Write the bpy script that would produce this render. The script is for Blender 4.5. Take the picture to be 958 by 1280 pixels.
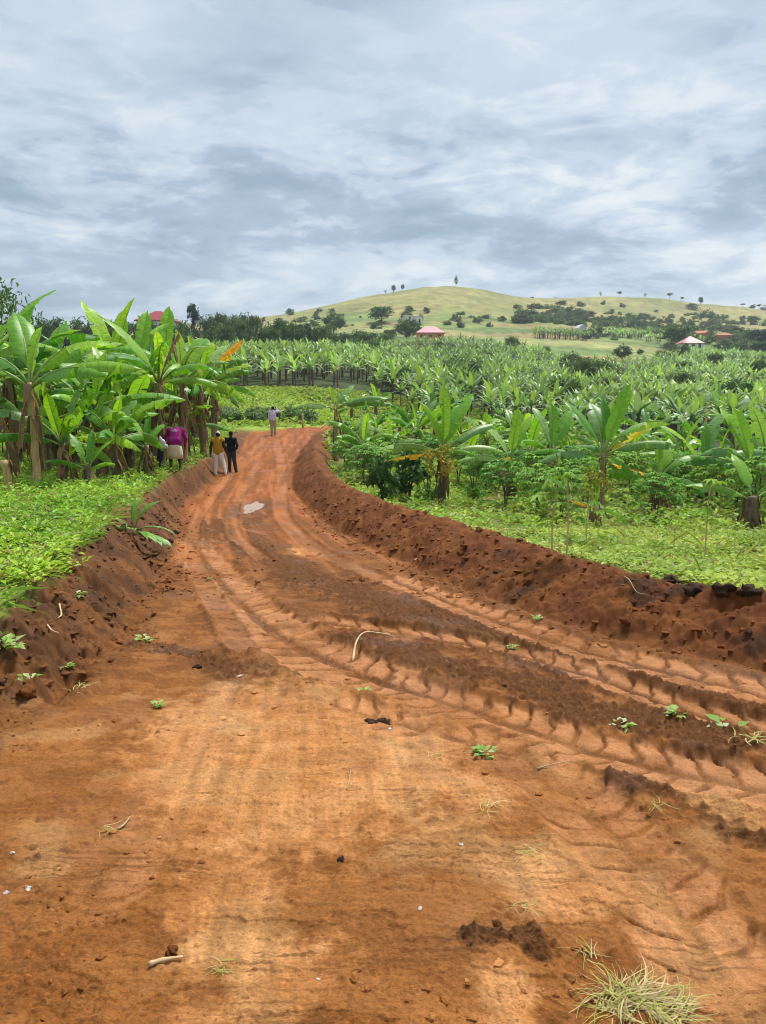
import bpy, bmesh, math, random
import numpy as np
from mathutils import Vector, Matrix
from mathutils.bvhtree import BVHTree

for _o in list(bpy.data.objects):
    bpy.data.objects.remove(_o)
SC = bpy.context.scene
COL = SC.collection
R_ = math.radians
random.seed(7)
RNG = np.random.default_rng(7)

# ------------------------------------------------------------------ camera
EYE = 1.65
F_PX = 924.0                      # focal length in photograph pixels (958 x 1280)
PITCH = math.atan(150.0 / F_PX)   # the level horizon sits at row 490
SP, CP = math.sin(PITCH), math.cos(PITCH)
cam_d = bpy.data.cameras.new('camera')
cam_d.sensor_fit = 'VERTICAL'
cam_d.sensor_height = 36.0
cam_d.lens = F_PX / 1280.0 * 36.0
cam_d.clip_start = 0.05
cam_d.clip_end = 12000
cam = bpy.data.objects.new('camera', cam_d)
COL.objects.link(cam)
cam.location = (0, 0, EYE)
cam.rotation_euler = (math.pi / 2 - PITCH, 0, 0)
SC.camera = cam

# ------------------------------------------------------------------ light
EXPOSURE = 1.82
SUN_EL, SUN_AZ = 62.0, 35.0       # azimuth clockwise from +Y (straight ahead)
SC.view_settings.view_transform = 'Standard'
SC.view_settings.look = 'None'
SC.view_settings.gamma = 1.0
SC.view_settings.exposure = EXPOSURE
SC.view_settings.use_curve_mapping = False
sun_d = bpy.data.lights.new('sun', 'SUN')
sun_d.energy = 1.5
sun_d.angle = R_(14)
sun_d.color = (1.0, 0.965, 0.91)
sun = bpy.data.objects.new('sun', sun_d)
COL.objects.link(sun)
_sd = Vector((math.cos(R_(SUN_EL)) * math.sin(R_(SUN_AZ)), math.cos(R_(SUN_EL)) * math.cos(R_(SUN_AZ)), math.sin(R_(SUN_EL))))
sun.rotation_euler = _sd.to_track_quat('Z', 'Y').to_euler()
sun.location = (0, 0, 60)

world = bpy.data.worlds.new('World')
SC.world = world
world.use_nodes = True
def build_world():
    nt = world.node_tree; nt.nodes.clear(); N = nt.nodes.new; L = nt.links.new
    out = N('ShaderNodeOutputWorld'); bg = N('ShaderNodeBackground')
    bg.inputs['Strength'].default_value = 0.088
    L(bg.outputs[0], out.inputs[0])
    sky = N('ShaderNodeTexSky'); sky.sky_type = 'NISHITA'; sky.sun_disc = False
    sky.sun_elevation = R_(SUN_EL); sky.sun_rotation = R_(SUN_AZ)
    sky.air_density = 1.0; sky.dust_density = 0.6
    tc = N('ShaderNodeTexCoord'); sep = N('ShaderNodeSeparateXYZ'); L(tc.outputs['Generated'], sep.inputs[0])
    def M(op, a, b=None, c=None):
        n = N('ShaderNodeMath'); n.operation = op
        for i, v in enumerate((a, b, c)):
            if v is None: continue
            if isinstance(v, (int, float)): n.inputs[i].default_value = v
            else: L(v, n.inputs[i])
        return n.outputs[0]
    z = M('MAXIMUM', sep.outputs[2], 0.0)
    zz = M('ADD', z, 0.055)
    px = M('DIVIDE', sep.outputs[0], zz); py = M('DIVIDE', sep.outputs[1], zz)
    cmb = N('ShaderNodeCombineXYZ'); L(px, cmb.inputs[0]); L(py, cmb.inputs[1])
    def noise(scale, detail, rough, off, dist=0.0, sx=1, sy=1):
        mp = N('ShaderNodeMapping'); mp.inputs['Location'].default_value = off; mp.inputs['Scale'].default_value = (sx, sy, 1)
        L(cmb.outputs[0], mp.inputs[0])
        n = N('ShaderNodeTexNoise'); n.inputs['Scale'].default_value = scale; n.inputs['Detail'].default_value = detail
        n.inputs['Roughness'].default_value = rough; n.inputs['Distortion'].default_value = dist
        L(mp.outputs[0], n.inputs['Vector']); return n.outputs['Fac']
    def puff(scale, detail, rough, off, dist, stretch):
        mp = N('ShaderNodeMapping'); mp.inputs['Location'].default_value = off; mp.inputs['Scale'].default_value = (1, 1, stretch)
        L(tc.outputs['Generated'], mp.inputs[0])
        n = N('ShaderNodeTexNoise'); n.inputs['Scale'].default_value = scale; n.inputs['Detail'].default_value = detail
        n.inputs['Roughness'].default_value = rough; n.inputs['Distortion'].default_value = dist
        L(mp.outputs[0], n.inputs['Vector']); return n.outputs['Fac']
    big = puff(3.0, 3, 0.5, (0.75, 0.2, 0.62), 0.2, 2.6)
    mid = puff(7.5, 11, 0.63, (1.3, 2.2, 0.4), 0.35, 3.0)
    ms = N('ShaderNodeMapRange'); ms.interpolation_type = 'SMOOTHSTEP'; L(mid, ms.inputs[0])
    for i_, v_ in ((1, .43), (2, .60), (3, .30), (4, .70)): ms.inputs[i_].default_value = v_
    mid = M('ADD', M('MULTIPLY', mid, .5), M('MULTIPLY', ms.outputs[0], .5))
    wisp = noise(1.6, 9, 0.6, (1.3, 2.2, 0), 0.6, 0.8, 1)
    fine = puff(26, 7, 0.6, (4.1, 0.3, 2.0), 0.3, 3.2)
    d = M('ADD', M('MULTIPLY', big, 1.30), M('ADD', M('MULTIPLY', mid, 0.80), M('ADD', M('MULTIPLY', fine, 0.30), M('MULTIPLY', wisp, 0.30))))   # about 1.3
    d = M('SUBTRACT', d, 1.35)
    def ramp_of(pts):
        r = N('ShaderNodeValToRGB'); L(z, r.inputs[0]); r.color_ramp.interpolation = 'B_SPLINE'; e = r.color_ramp.elements
        e[0].position = pts[0][0]; e[0].color = (pts[0][1],) * 3 + (1,); e[1].position = pts[-1][0]; e[1].color = (pts[-1][1],) * 3 + (1,)
        for p_, v in pts[1:-1]:
            q = e.new(p_); q.color = (v,) * 3 + (1,)
        return r.outputs[0]
    # heavy cloud bank low in the sky with more broken edges, a paler gap under it, thinner veil overhead
    lev = ramp_of([(0, .50), (.07, .50), (.11, .66), (.155, .70), (.195, .46), (.25, .33), (.31, .45), (.36, .51), (.5, .47), (1, .46)])
    con = ramp_of([(0, .6), (.10, 1.0), (.16, 1.25), (.25, 1.1), (.32, .60), (.40, .28), (.6, .28), (1, .28)])
    d = M('ADD', M('MULTIPLY', d, con), M('MULTIPLY', M('SUBTRACT', lev, 0.47), 0.75))
    ramp = N('ShaderNodeValToRGB'); L(M('ADD', d, 0.5), ramp.inputs[0]); ramp.color_ramp.interpolation = 'EASE'
    e = ramp.color_ramp.elements
    e[0].position = 0.20; e[0].color = (0.90, 1.22, 1.54, 1)
    e[1].position = 0.84; e[1].color = (3.05, 3.08, 3.00, 1)
    for p_, c in ((0.36, (1.22, 1.54, 1.88)), (0.46, (1.60, 1.92, 2.24)), (0.54, (1.90, 2.18, 2.48)), (0.68, (2.46, 2.62, 2.74))):
        q = e.new(p_); q.color = c + (1,)
    mix = N('ShaderNodeMixRGB'); mix.inputs[0].default_value = 0.95
    L(sky.outputs[0], mix.inputs[1]); L(ramp.outputs[0], mix.inputs[2])
    L(mix.outputs[0], bg.inputs[0])
build_world()
SC.cycles.use_denoising = True
SC.cycles.filter_width = 1.0
SC.cycles.max_bounces = 6
SC.cycles.diffuse_bounces = 3
SC.cycles.transmission_bounces = 4
SC.cycles.transparent_max_bounces = 4

# ------------------------------------------------------------------ numeric helpers
_perm = np.random.default_rng(11).permutation(1024).astype(np.int32)
_GC = np.cos(np.arange(1024) * (2 * math.pi / 1024)); _GS = np.sin(np.arange(1024) * (2 * math.pi / 1024))
def _hash(ix, iy, s):
    return _perm[(_perm[(_perm[(ix + s * 57) & 1023] + iy) & 1023] + s) & 1023]
def perlin(x, y, s=0):
    x = np.asarray(x, float); y = np.asarray(y, float)
    ix = np.floor(x).astype(np.int32); iy = np.floor(y).astype(np.int32)
    fx = x - ix; fy = y - iy
    ux = fx * fx * fx * (fx * (fx * 6 - 15) + 10); uy = fy * fy * fy * (fy * (fy * 6 - 15) + 10)
    def g(dx, dy):
        a = _hash(ix + dx, iy + dy, s)
        return _GC[a] * (fx - dx) + _GS[a] * (fy - dy)
    n0 = g(0, 0) * (1 - ux) + g(1, 0) * ux
    n1 = g(0, 1) * (1 - ux) + g(1, 1) * ux
    return (n0 * (1 - uy) + n1 * uy) * 1.5
def fbm(x, y, s=0, o=4, gain=0.5):
    t = 0; a = 1.0; k = 1.0
    for i in range(o):
        t = t + a * perlin(x * k, y * k, s + i * 3); a *= gain; k *= 2.03
    return t
def billow(x, y, s=0, o=3, gain=0.55):
    t = 0; a = 1.0; k = 1.0
    for i in range(o):
        t = t + a * np.abs(perlin(x * k, y * k, s + i * 3)); a *= gain; k *= 2.1
    return t
def sst(a, b, x):
    t = np.clip((np.asarray(x, float) - a) / (b - a), 0, 1); return t * t * (3 - 2 * t)
def pchip(pts):
    X = np.array([p[0] for p in pts], float); Y = np.array([p[1] for p in pts], float)
    h = np.diff(X); dl = np.diff(Y) / h
    m = np.zeros_like(X); m[0] = dl[0]; m[-1] = dl[-1]
    for i in range(1, len(X) - 1):
        m[i] = 0 if dl[i - 1] * dl[i] <= 0 else 2 * dl[i - 1] * dl[i] / (dl[i - 1] + dl[i])
    def f(x):
        x = np.asarray(x, float); xc = np.clip(x, X[0], X[-1])
        i = np.clip(np.searchsorted(X, xc) - 1, 0, len(X) - 2)
        t = (xc - X[i]) / h[i]
        return ((2 * t**3 - 3 * t**2 + 1) * Y[i] + (t**3 - 2 * t**2 + t) * h[i] * m[i]
                + (-2 * t**3 + 3 * t**2) * Y[i + 1] + (t**3 - t**2) * h[i] * m[i + 1])
    return f
def ray(u, v):                    # direction of a photograph pixel, scaled to 1 m of ground distance
    dx = (u - 479.0) / F_PX; w = -(v - 640.0) / F_PX
    dy = CP + w * SP
    return dx / dy, (-SP + w * CP) / dy

# ------------------------------------------------------------------ terrain
road_z = pchip([(-8, .1), (0, 0), (5, -.33), (10, -.8), (15, -1.2), (20, -1.5), (25, -1.63), (29, -1.62), (36, -1.35), (45, -.93), (50, -.85), (70, -.6)])
def on_road(u, v):
    ax, az = ray(u, v); y = 5.0
    for _ in range(60):
        y = 0.5 * y + 0.5 * float((road_z(y) - EYE) / az)
    return ax * y, y
def edge(pix, extra):
    pts = [on_road(u, v)[::-1] for u, v in pix] + extra
    pts.sort(); return pchip(pts)
left_edge = edge([(0, 900), (100, 835), (150, 790), (212, 700), (238, 625), (277, 590)],
                 [(0, -2.7), (2, -2.5), (36, -7.0), (46, -8.2), (70, -9)])
right_edge = edge([(958, 838), (800, 806), (700, 780), (600, 742), (500, 702), (392, 642), (366, 600)],
                  [(0, 7.0), (2.5, 5.3), (36, -4.1), (44, -4.2), (50, -3.6), (70, -3)])
left_top = pchip([(0, .22), (5, .29), (7, .40), (10, .56), (15, .70), (22, .72), (28, .62), (38, .35), (46, .10), (60, 0)])
left_w = pchip([(0, .7), (5, .64), (7, .76), (10, .85), (14, .65), (30, .6), (46, 1.0)])
right_off = pchip([(0, .25), (6, .26), (12, .22), (20, .15), (30, .0), (45, -.15), (60, -.3)])
berm_h = pchip([(0, .38), (6, .38), (10, .50), (16, .62), (24, .72), (34, .6), (42, .35), (48, .1), (60, 0)])
SPUR = np.array([(-6.4, 43.0), (-5.2, 48.0), (-2.0, 51.2), (2.5, 52.2), (9.0, 52.0)])
def seg_dist(x, y, P):
    """distance, arc length and side of points to a polyline"""
    best = np.full(np.shape(x), 1e9); arc = np.zeros(np.shape(x)); side = np.zeros(np.shape(x)); s0 = 0.0
    for a, b in zip(P[:-1], P[1:]):
        d = b - a; l = math.hypot(*d)
        if l < 1e-6: continue
        d = d / l
        t = np.clip((x - a[0]) * d[0] + (y - a[1]) * d[1], 0, l)
        ex = x - a[0] - d[0] * t; ey = y - a[1] - d[1] * t
        q = ex * ex + ey * ey; m = q < best
        best = np.where(m, q, best); arc = np.where(m, s0 + t, arc); side = np.where(m, d[0] * ey - d[1] * ex, side)
        s0 += l
    return np.sqrt(best), arc, np.sign(side)

# natural relief far from the road, as row of the photograph at which the ground stands at each distance
_YS = [40, 60, 80, 120, 180, 250, 330, 430, 550, 650, 750, 900, 1300, 2500, 7000]
_TAB = {
 -500: [530, 518, 503, 482, 456, 440, 430, 424, 420, 418, 418, 420],
 -100: [535, 522, 506, 482, 454, 436, 426, 420, 416, 414, 414, 416],
  100: [538, 524, 504, 476, 450, 432, 422, 416, 412, 410, 410, 413],
  230: [541, 523, 496, 466, 445, 430, 420, 413, 409, 407, 407, 410],
  330: [543, 520, 489, 461, 443, 428, 415, 406, 400, 399, 400, 404],
  400: [544, 520, 490, 464, 447, 430, 415, 402, 390, 386, 389, 396],
  480: [548, 526, 498, 472, 452, 434, 416, 398, 376, 366, 373, 386],
  560: [552, 536, 511, 483, 458, 436, 417, 395, 368, 356, 366, 382],
  650: [555, 542, 521, 491, 464, 441, 420, 400, 382, 375, 377, 388],
  750: [557, 546, 527, 496, 468, 446, 426, 410, 394, 380, 370, 380],
  850: [558, 548, 530, 499, 470, 450, 432, 416, 402, 390, 377, 384],
  958: [558, 549, 532, 501, 472, 453, 437, 422, 408, 398, 389, 396],
 1300: [558, 549, 533, 503, 476, 458, 444, 432, 420, 412, 406, 410],
}
def _build_table():
    us = sorted(_TAB); A = np.array([(u - 479) / F_PX / 1.015 for u in us])
    ly = np.linspace(math.log(40), math.log(7000), 420)
    rows = []
    for u in us:
        vs = _TAB[u] + [430, 462, 480]
        zs = [ray(u, v)[1] * y + EYE for v, y in zip(vs, _YS)]
        el = [z / y for z, y in zip(zs, _YS)]
        rows.append(pchip(list(zip(np.log(_YS), el)))(ly))
    rows = np.array(rows)
    ag = np.linspace(A[0], A[-1], 300)
    T = np.array([pchip(list(zip(A, rows[:, j])))(ag) for j in range(len(ly))])   # [y, a]
    k = np.exp(-0.5 * (np.arange(-12, 13) / 5.0) ** 2); k /= k.sum()
    T = np.apply_along_axis(lambda r: np.convolve(np.pad(r, 12, 'edge'), k, 'valid'), 1, T)
    return ag, ly, T
_AG, _LY, _T = _build_table()
def far_z(x, y):
    y = np.maximum(y, 40.0)
    a = np.clip(x / y, _AG[0], _AG[-1]); l = np.clip(np.log(y), _LY[0], _LY[-1])
    fa = (a - _AG[0]) / (_AG[1] - _AG[0]); fl = (l - _LY[0]) / (_LY[1] - _LY[0])
    ia = np.clip(fa.astype(int), 0, len(_AG) - 2); il = np.clip(fl.astype(int), 0, len(_LY) - 2)
    ta = fa - ia; tl = fl - il
    e = (_T[il, ia] * (1 - ta) + _T[il, ia + 1] * ta) * (1 - tl) + (_T[il + 1, ia] * (1 - ta) + _T[il + 1, ia + 1] * ta) * tl
    return e * y
def layout(x, y):
    """height without fine relief, inside-distance to the road, distances past the left and right road edges"""
    x = np.asarray(x, float); y = np.asarray(y, float)
    wob = 0.10 * perlin(x * .9, y * .9, 5) + 0.05 * perlin(x * 3.1, y * 3.1, 6)
    wob = wob * sst(1.0, 6.0, y) + .06 * perlin(x * 6, y * 6, 61) * sst(12, 5, y)
    le = left_edge(y) + wob; re = right_edge(y) + wob * 1.1
    sl = le - x; sr = x - re
    yy = np.maximum(y, -8)
    rz = road_z(yy)
    wl = left_w(yy)
    lt = left_top(yy)
    zl = lt * sst(0, 1, np.clip(sl / wl, 0, 1)) + np.clip(sl - wl, 0, 30) * 0.015 * sst(0, 8, sl)
    bh = berm_h(yy) * (1 + .20 * perlin(y * .8, x * .3, 8)); ro = right_off(yy)
    sc = 0.85
    up = bh * (np.clip(sr / sc, 0, 1) ** 0.85); down = bh + (ro - bh) * sst(sc, sc + 1.0, sr)
    zr = np.where(sr < sc, np.where(sr < sc * .75, up, np.minimum(up, down)), down) - np.clip(sr - 2.5, 0, 25) * 0.012
    z = rz + np.where(sl > 0, zl, 0) + np.where(sr > 0, zr, 0)
    f = sst(40, 62, y)
    z = z * (1 - f) + far_z(x, y) * f
    inside = np.minimum(-sl, -sr) - np.clip((y - 46.5) * 2, 0, 50)
    m = (y > 38) & (y < 60)
    if np.any(m):
        d, _, _ = seg_dist(np.where(m, x, 0), np.where(m, y, 0), SPUR)
        inside = np.where(m, np.maximum(inside, 1.55 - d + wob), inside)
    return z, inside, sl, sr

def pixel_path(pix, step=0.06):
    P = [np.array(on_road(u, v)) for u, v in pix]
    out = []
    Q = [2 * P[0] - P[1]] + P + [2 * P[-1] - P[-2]]
    for i in range(1, len(Q) - 2):
        for t in np.linspace(0, 1, 8, endpoint=False):
            a, b, c, d = Q[i - 1:i + 3]
            out.append(.5 * (2 * b + (c - a) * t + (2 * a - 5 * b + 4 * c - d) * t * t + (3 * b - a - 3 * c + d) * t ** 3))
    out.append(P[-1]); return np.array(out)
# wheel tracks: path, width, depth, lug pitch, lug strength
TRACKS = [
 (pixel_path([(322, 556), (285, 600), (250, 645), (243, 690), (262, 740), (305, 812)]), .26, .030, .0, .0),
 (pixel_path([(236, 672), (272, 722), (335, 782), (420, 828), (470, 846)]), .70, .024, .25, .046),
 (pixel_path([(440, 838), (540, 868), (680, 915), (820, 955), (958, 985), (1120, 1020)]), .50, .026, .17, .034),
 (pixel_path([(352, 858), (420, 880), (520, 905), (630, 940), (700, 980), (770, 1045), (835, 1120), (885, 1200), (930, 1290)]), .46, .022, .17, .030),
 (pixel_path([(385, 772), (480, 786), (600, 806), (720, 836), (860, 885), (970, 918)]), .38, .026, .22, .034),
 (pixel_path([(470, 716), (560, 750), (650, 785), (760, 818), (880, 848), (1010, 880)]), .58, .022, .25, .036),
 (pixel_path([(236, 895), (228, 950), (195, 1020), (140, 1085), (50, 1150)]), .40, .006, .19, .010),
 (pixel_path([(346, 548), (354, 590), (352, 640), (398, 688), (475, 722)]), .40, .030, .0, .0),
 (pixel_path([(330, 545), (322, 580), (300, 620), (290, 660), (330, 700)]), .30, .022, .0, .0),
]
DARKS = [
 (pixel_path([(262, 650), (350, 705), (470, 752), (600, 795), (760, 845), (960, 900)]), .75),
 (pixel_path([(430, 800), (560, 832), (720, 878), (900, 925), (1050, 960)]), .45),
 (pixel_path([(300, 830), (360, 850), (440, 858)]), .22),
 (pixel_path([(150, 800), (240, 820), (310, 848)]), .22),
 (pixel_path([(330, 640), (300, 660), (255, 665)]), .5),
 (pixel_path([(800, 985), (880, 1010), (1000, 1060)]), .22),
 (pixel_path([(570, 1165), (640, 1172), (700, 1190)]), .07),
]
PALES = [(335, 905, .9), (430, 960, .75), (330, 1000, .5), (260, 1000, .35), (300, 1100, .3), (270, 1170, .18), (470, 925, .35), (560, 980, .3),
         (850, 1170, .22), (700, 1100, .25), (330, 1230, .2), (900, 990, .3), (380, 690, .5), (620, 1240, .16)]
PALES = [(on_road(u, v), r) for u, v, r in PALES]
PUDDLE = on_road(315, 634)

C_PALE = np.array((.46, .193, .056)); C_MID = np.array((.255, .090, .0165)); C_DARK = np.array((.100, .037, .0088))
C_RED = np.array((.29, .078, .016)); C_BEIGE = np.array((.47, .25, .095)); C_BERM = np.array((.128, .037, .0068)); C_BLACK = np.array((.034, .017, .0085))
C_FIELD = np.array((.12, .10, .028))
def lerp(a, b, t): return a + (b - a) * np.asarray(t)[..., None]

def surface(x, y, colour=True):
    """final height, colour (rgb + wetness) and region: 0 road, 1 left bank, 2 right berm, 3 fields"""
    z, ins, sl, sr = layout(x, y)
    rd = sst(-.05, .25, ins)
    near = sst(30, 8, y)
    loose = sst(-.15, .35, fbm(x * .7, y * .7, 21, 3)) * (.45 - .30 * sst(5.5, 4.0, y))
    dk = np.zeros_like(z)
    jx = x + .12 * fbm(x * 2.2, y * 2.2, 31, 3); jy = y + .12 * fbm(x * 2.2, y * 2.2, 35, 3)
    m = (ins > -.3) & (y < 60)
    mi = np.where(m)[0]
    for P, w in DARKS:
        lo = P.min(0) - w * 1.5; hi = P.max(0) + w * 1.5
        k = mi[(x[mi] > lo[0]) & (x[mi] < hi[0]) & (y[mi] > lo[1]) & (y[mi] < hi[1])]
        if len(k) == 0: continue
        d, _, _ = seg_dist(jx[k], jy[k], P)
        dk[k] = np.maximum(dk[k], np.clip(1.15 - d / w, 0, 1))
    gr = fbm(x * 9, y * 9, 25, 4, .65)
    dk = sst(.26, .78, dk + .36 * gr + .28 * fbm(x * 2.1, y * 2.1, 27, 3))
    pale = np.zeros_like(z)
    for (cx, cy), r in PALES:
        k = mi[(np.abs(x[mi] - cx) < r * 2) & (np.abs(y[mi] - cy) < r * 2.5)]
        d = np.hypot(jx[k] - cx, (jy[k] - cy) * .8)
        pale[k] = np.maximum(pale[k], sst(.25, .75, 1.15 - d / (r * 1.2) + .22 * gr[k]))
    loose = np.clip(np.maximum(loose, dk) * (1 - pale * .9), 0, 1)
    # edges of the cut are loose soil as well
    loose = np.maximum(loose, sst(.45, .05, ins + .12 * perlin(x * 3, y * 3, 77)) * .8) * rd
    dz = rd * (.030 * fbm(x * .8, y * .8, 2, 3) + .008 * fbm(x * 7, y * 7, 3, 3))
    dz = dz + rd * loose * (.016 * billow(x * 8, y * 8, 12, 3) + (.030 * (billow(x * 15, y * 15, 13, 3, .6) - .35) + .010 * fbm(x * 34, y * 34, 15, 2)) * near + .008 * fbm(x * 26, y * 26, 15, 2))
    rgh = sst(.0, .45, fbm(x * 1.2, y * 1.2, 65, 3)) * (1 - pale) * near
    dz = dz + rd * rgh * (.016 * (billow(x * 11, y * 11, 66, 3, .6) - .35))
    mic = near * sst(16, 6, y) * rd
    dz = dz + mic * (.0045 * fbm(x * 42, y * 42, 17, 2) + .004 * np.maximum(0, perlin(x * 17, y * 17, 18)) ** 2 * 4)
    # dried crust: shallow scabs with crisp edges
    crust = sst(.10, .16, fbm(x * 3.2, y * 4.5, 63, 4)); dz = dz + mic * .007 * crust * (1 - loose)
    trk = np.zeros_like(z); lugm = np.zeros_like(z)
    for ti, (P, w, dep, pit, lug) in enumerate(TRACKS):
        lo = P.min(0) - w; hi = P.max(0) + w
        k = mi[(x[mi] > lo[0]) & (x[mi] < hi[0]) & (y[mi] > lo[1]) & (y[mi] < hi[1])]
        if len(k) == 0: continue
        wx = .025 * perlin(x[k] * 5, y[k] * 5, 41); wy = .025 * perlin(x[k] * 5, y[k] * 5, 43)
        d, s, sd = seg_dist(x[k] + wx, y[k] + wy, P)
        t = d / (w * .5)
        fade = sst(0, .25, s) * sst(-.95, -.35, perlin(x[k] * 1.3, y[k] * 1.3, 51 + ti) + .35 * perlin(x[k] * 4, y[k] * 4, 52 + ti))
        if ti == 3: fade = fade * (1 - .32 * sst(.9, 2.4, s)) * (.30 + .70 * sst(-.45, .15, perlin(x[k] * 2.3, y[k] * 2.3, 53) + .4 * perlin(x[k] * 7, y[k] * 7, 54)))
        if ti == 6: fade = fade * .6 * sst(-.2, .5, perlin(x[k] * 2.2, y[k] * 2.2, 58) + .3)
        body = sst(1.08, .88, t + .18 * perlin(x[k] * 6, y[k] * 6, 59)) * fade
        rim = np.exp(-((t - 1.2) / .16) ** 2) * fade
        h = -dep * body + dep * .75 * rim * (1 + .6 * perlin(x[k] * 9, y[k] * 9, 9))
        if pit > 0:
            ph = s / pit + t * t * .75 + np.where(sd > 0, .5, 0.) + .28 * perlin(x[k] * 2.4, y[k] * 2.4, 19) + .13 * perlin(x[k] * 9, y[k] * 9, 20)
            fr = ph - np.floor(ph)
            bar = np.maximum(sst(.17, .27, fr), sst(.05, .0, fr)) * (1 - .35 * fr)          # scalloped imprint with one crisp edge
            bar = bar * sst(.05, .22, t) * (.55 + .45 * sst(-.5, .2, perlin(x[k] * 3.3, y[k] * 3.3, 57 + ti)))
            h = h + lug * .95 * body * (bar - .6)
            lugm[k] = np.maximum(lugm[k], body * sst(.5, .1, bar))
        else:
            lugm[k] = np.maximum(lugm[k], body * .5)
        dz[k] = np.where(body + rim > .03, dz[k] * (1 - .75 * body) + h, dz[k])
        trk[k] = np.maximum(trk[k], body)
    dz = dz + rd * sst(7, 14, y) * .028 * fbm((x - left_edge(np.clip(y, 0, 60))) * 3.0, y * .35, 183, 3)
    # a shallow hollow that holds the puddle
    pd = np.hypot((x - PUDDLE[0]) / .28, (y - PUDDLE[1]) / 1.4)
    dz = dz - .05 * sst(1.7, .5, pd)
    # bank and berm: clods and slips
    wl = left_w(np.maximum(y, 0))
    onl = sst(-.25, .1, sl) * sst(.35, -.05, sl - wl) * sst(48, 40, y)
    onr = sst(-.25, .15, sr) * sst(2.0, 1.4, sr) * sst(50, 42, y)
    cl = .11 * (billow(x * 2.3, y * 2.3, 81, 3) - .45) + .05 * (billow(x * 7, y * 7, 85, 3) - .4) + .018 * fbm(x * 22, y * 22, 89, 2)
    dz = dz + np.maximum(onl * (.85 + .5 * sst(9, 4, y)), onr * .78) * cl
    # little slumps eaten into the near left bank
    dz = dz - onl * .16 * sst(.2, .55, perlin(x * 1.7 + 3, y * 1.7, 93)) * sst(14, 8, y)
    fld = sst(.0, .3, np.maximum(sl - wl, sr - 1.6)) * (1 - rd)
    dz = dz + fld * sst(70, 40, y) * (.035 * fbm(x * 1.6, y * 1.6, 71, 3) + .012 * fbm(x * 9, y * 9, 73, 2))
    far = sst(60, 200, y)
    dz = dz + far * (.5 * fbm(x * .02, y * .02, 75, 3)) + sst(300, 600, y) * 2.2 * fbm(x * .012, y * .012, 76, 4)
    zf = z + dz
    if not colour: return zf, ins, sl, sr
    n1 = fbm(x * 1.1, y * 1.1, 101, 4); n2 = fbm(x * 6, y * 6, 105, 3); n3 = fbm(x * 2.5 + y * .6, y * 24, 109, 2)
    n4 = fbm(x * 34, y * 34, 113, 3, .7); n5 = fbm(x * 13, y * 13, 117, 3, .6)
    c = lerp(np.broadcast_to(C_MID, z.shape + (3,)), C_PALE, np.clip(.08 + .32 * n1 + .15 * n2 + pale * 1.0, 0, 1))
    chn = sst(3.9, 5.2, y + .35 * n1) * sst(20, 12, y)      # churned, damper stretch where the machines turned
    c = lerp(c, np.array((.165, .054, .0115)), chn * (.55 + .35 * n2).clip(0, .9))
    c = lerp(c, C_RED, sst(9, 22, y) * (.75 + .2 * n1).clip(0, 1))
    c = lerp(c, np.array((.56, .27, .10)), pale ** 2 * sst(-.35, .45, n1 + .5 * n2) * .75)
    c = lerp(c, C_BEIGE, sst(.15, .75, fbm(x * 1.7, y * 1.7, 121, 3) + pale * .35 - .1) * sst(9, 4, y) * .55)
    c = lerp(c, C_DARK, np.clip(loose * (.95 + .35 * n2) - trk * .5, 0, 1) * (.92 - .25 * sst(14, 26, y)))
    tn = np.clip(.75 + .6 * n1 + .4 * n2, .2, 1)
    c = lerp(c, np.array((.47, .205, .082)), trk * .88 * (1 - lugm) * tn)
    c = lerp(c, C_DARK * 1.3, trk * lugm * .62 * tn)
    scr = fbm(x * 16 + y * 1.5, y * 1.0, 191, 4, .65); hln = fbm(x * 2.2, y * 55, 195, 3, .7)
    c = c * (1 + .10 * n2 + (.13 * n3 + .12 * n4 + .08 * n5 + .16 * scr * (.35 + pale)) * near)[..., None]
    c = lerp(c, C_DARK * 1.3, sst(.25, .65, hln) * sst(-.1, .35, fbm(x * 1.1, y * 2.6, 197, 2)) * .62 * sst(4.2, 3.0, y))
    spk = perlin(x * 46, y * 46, 199) + .5 * perlin(x * 95, y * 95, 198)
    c = lerp(c, C_DARK * 1.2, sst(.50, .80, spk) * .6 * near); c = lerp(c, C_BEIGE, sst(.58, .85, -spk) * .35 * near)
    c = lerp(c, C_DARK * 1.5, sst(.36, .6, n5 + .4 * n1) * .25 * near * (1 - pale * .8))
    c = lerp(c, C_PALE * 1.1, crust * (1 - loose) * .22 * mic)
    lat = x - (left_edge(np.clip(y, 0, 60)) + right_edge(np.clip(y, 0, 60))) * .5
    stk = fbm(lat * 3.2, y * .22, 181, 4, .6) * sst(7, 14, y)
    c = lerp(c, C_DARK * 1.6, sst(.08, .55, stk) * .62); c = lerp(c, np.array((.42, .15, .045)), sst(.05, .5, -stk) * .60)
    # bank and berm
    bn = fbm(x * 1.5, y * 1.5, 131, 4); bb = fbm(x * 5, y * 5, 135, 3)
    cb = lerp(np.broadcast_to(C_BERM, z.shape + (3,)), C_MID * .95, np.clip(.22 + .5 * bn + .2 * bb, 0, 1))
    blk = sst(.25, .7, fbm(x * 2.3, y * 2.3, 139, 3) + .35 * sst(.5, 1.0, sr) * sst(9, 6, y)) * sst(12, 7, y)
    cbr = lerp(cb, C_BLACK, blk * .7)
    cbl = lerp(lerp(np.broadcast_to(np.array((.085, .036, .013)), z.shape + (3,)), np.array((.21, .082, .022)), np.clip(.35 + .7 * bn + .25 * bb, 0, 1)), C_BLACK * 1.6, sst(.35, .8, bb) * .5)
    c = lerp(c, cbl, sst(-.1, .15, sl)); c = lerp(c, cbr, sst(-.1, .15, sr))
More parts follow.
